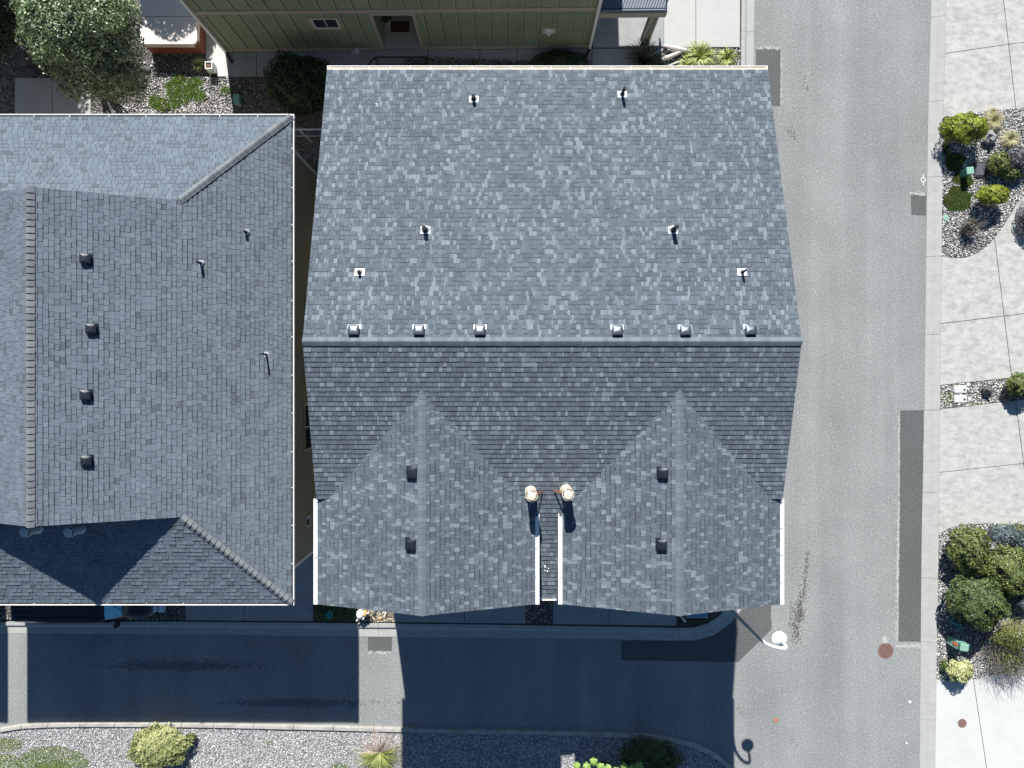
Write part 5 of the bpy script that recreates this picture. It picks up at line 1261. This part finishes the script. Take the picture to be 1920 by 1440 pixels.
# bed C
GC = 'clipped green shrubs in the lower right bed'
shrub('green_shrub', 'olive green leafy shrub nearest the top left of the lower bed', 'shrub', S(1812, 1025, .8), (.78, .85, .75), 8500, .055, M['leaf_green'], GC, 31, cz=.7, tw=30, extra=[(.25, -.7, -.15, .6, .5, .5)])
shrub('green_shrub', 'wide green shrub against the right edge above the round one', 'shrub', S(1890, 1070, .9), (.95, .95, .85), 11000, .055, M['leaf_green'], GC, 32, cz=.75, tw=30)
shrub('round_shrub', 'biggest clipped round green shrub in the lower bed', 'shrub', S(1832, 1128, 1.0), (1.15, .98, .95), 14000, .05, M['leaf_mid'], GC, 33, cz=.9, tw=30, shell=.3)
shrub('juniper', 'blue grey juniper at the top of the lower bed', 'shrub', S(1885, 1003, .4), (.75, .45, .4), 5500, .04, M['leaf_blue'], None, 34, extra=[(.8, -.2, .1, .5, .6, .4)])
shrub('olive_shrub', 'loose olive shrub above the juniper by the driveway edge', 'shrub', S(1900, 992, .3), (.8, .2, .25), 2200, .04, M['leaf_olive'], None, 35)
shrub('blue_shrub', 'pale blue green conifer at the right edge', 'shrub', S(1917, 1125, .5), (.42, .5, .45), 3600, .035, M['leaf_blue'], None, 36)
shrub('gold_foliage', 'small yellow tipped shrub between the round and blue shrubs', 'shrub', S(1903, 1112, .5), (.28, .25, .3), 1300, .045, M['leaf_gold'], None, 37)
rock(1861, 1024, (.26, .3, .3), M['rock'], 'pale grey boulder among the lower bed shrubs', 8, .25)
shrub('pale_shrub', 'pale yellow variegated shrub beside the ribbed pedestal', 'shrub', S(1797, 1256, .45), (.52, .46, .4), 2600, .045, M['leaf_pale'], None, 38, cz=.42, tw=26)
bs = shrub('bare_shrub', 'big sprawling half bare brown shrub in the lower bed', 'shrub', S(1897, 1185, .7), (.95, .6, .45), 2600, .035, M['leaf_olive'], None, 39, cz=.75, tw=20)
twigs('bare_twigs', (*P(1868, 1205), .05), 1.5, 1.05, 420, M['twig'], bs, .009, 9, (.35, -.5), 1.3)
leaves('dry_leaves', [(*P(1893, 1235, .6), .6, .8, .6, .45), (*P(1905, 1205, .9), .9, .7, .6, .4)], 1500, .035, M['leaf_olive'], bs, 0, .8, .7, .5, .8, 77)
shrub('olive_shrub', 'small dark green sprig left of the pale shrub', 'shrub', S(1768, 1246, .2), (.14, .28, .2), 320, .04, M['leaf_green'], None, 40)
x, y = P(1797, 1172, .25); t = thing('garden_capsule', 'rounded teal green utility cover lying by the big shrub', 'utility cover', (x, y, .06)); Rm = Matrix.Translation((x - .05, y + .04, 0)) @ Matrix.Rotation(-.6, 4, 'Z')
mb = MB(); mb.tube([Rm @ Vector((-.28, 0, .18)), Rm @ Vector((-.24, 0, .18)), Rm @ Vector((.22, 0, .28)), Rm @ Vector((.28, 0, .29))], [.06, .11, .12, .07], 14); mb.build('shell', M['teal_plastic'], t, smooth=True)

# ================================================================== bottom bed plants
shrub('yellow_shrub', 'wide yellow green leafy shrub in the bottom gravel bed', 'shrub', S(300, 1400, .4), (1.15, .85, .5), 11000, .06, M['leaf_pale'], None, 51, cz=.3, tw=24, tlo=0, thi=.5, extra=[(-.3, .15, .0, .8, .6, .5)])
shrub('green_shrub', 'small dark green sprig at the right of the yellow shrub', 'shrub', S(358, 1383, .2), (.2, .2, .2), 500, .05, M['leaf_green'], None, 52)
tp = tuft('grass_clump', 'large spiky grass clump with dry pink blades crossing the shadow edge', 'ornamental grass', (*P(712, 1412, .1), .04), 1.05, .5, 260, .022, M['leaf_flax'], None, 53, .85, arc=(PI * .95, PI * 2.15))
M['leaf_dry'] = leafmat('blade_dry', (.25, .17, .14), (.75, .62, .55)); tuft('', '', '', (*P(712, 1412, .1), .04), 1.15, .35, 190, .018, M['leaf_dry'], None, 54, .95, parent=tp, part='dry_blades')
shrub('dark_shrub', 'domed dark green shrub in the shaded bottom bed', 'shrub', S(1218, 1425, .5), (1.2, .85, .5), 11000, .045, M['leaf_mid'], None, 55, cz=.35, tw=24)
t = thing('succulent', 'lime green rosette plants in the sun at the bottom edge', 'plant', (*P(1130, 1440, 1.5), .04))
bl = []
for a, b in ((1082, 1436), (1100, 1437), (1113, 1428), (1127, 1438), (1140, 1440), (1170, 1437), (1185, 1441), (1198, 1436), (1155, 1445), (1090, 1448), (1120, 1450), (1180, 1452)): bl.append(PB(a, b, 1.7, .13, .13, .12))
leaves('foliage', bl, 3800, .045, M['leaf_lime'], t, .3, 1, .5, .6, .5, 6); twigs('stems', (*P(1135, 1450, 1.0), .03), .9, 1.6, 30, M['twig'], t, .018, 7)
x, y = P(1262, 1378, .02); tag(twigs('fallen_twig', (x, y, .02), .9, .06, 1, M['driftwood'], None, .008, 3), 'thin pale twig lying against the curved kerb', 'twig')
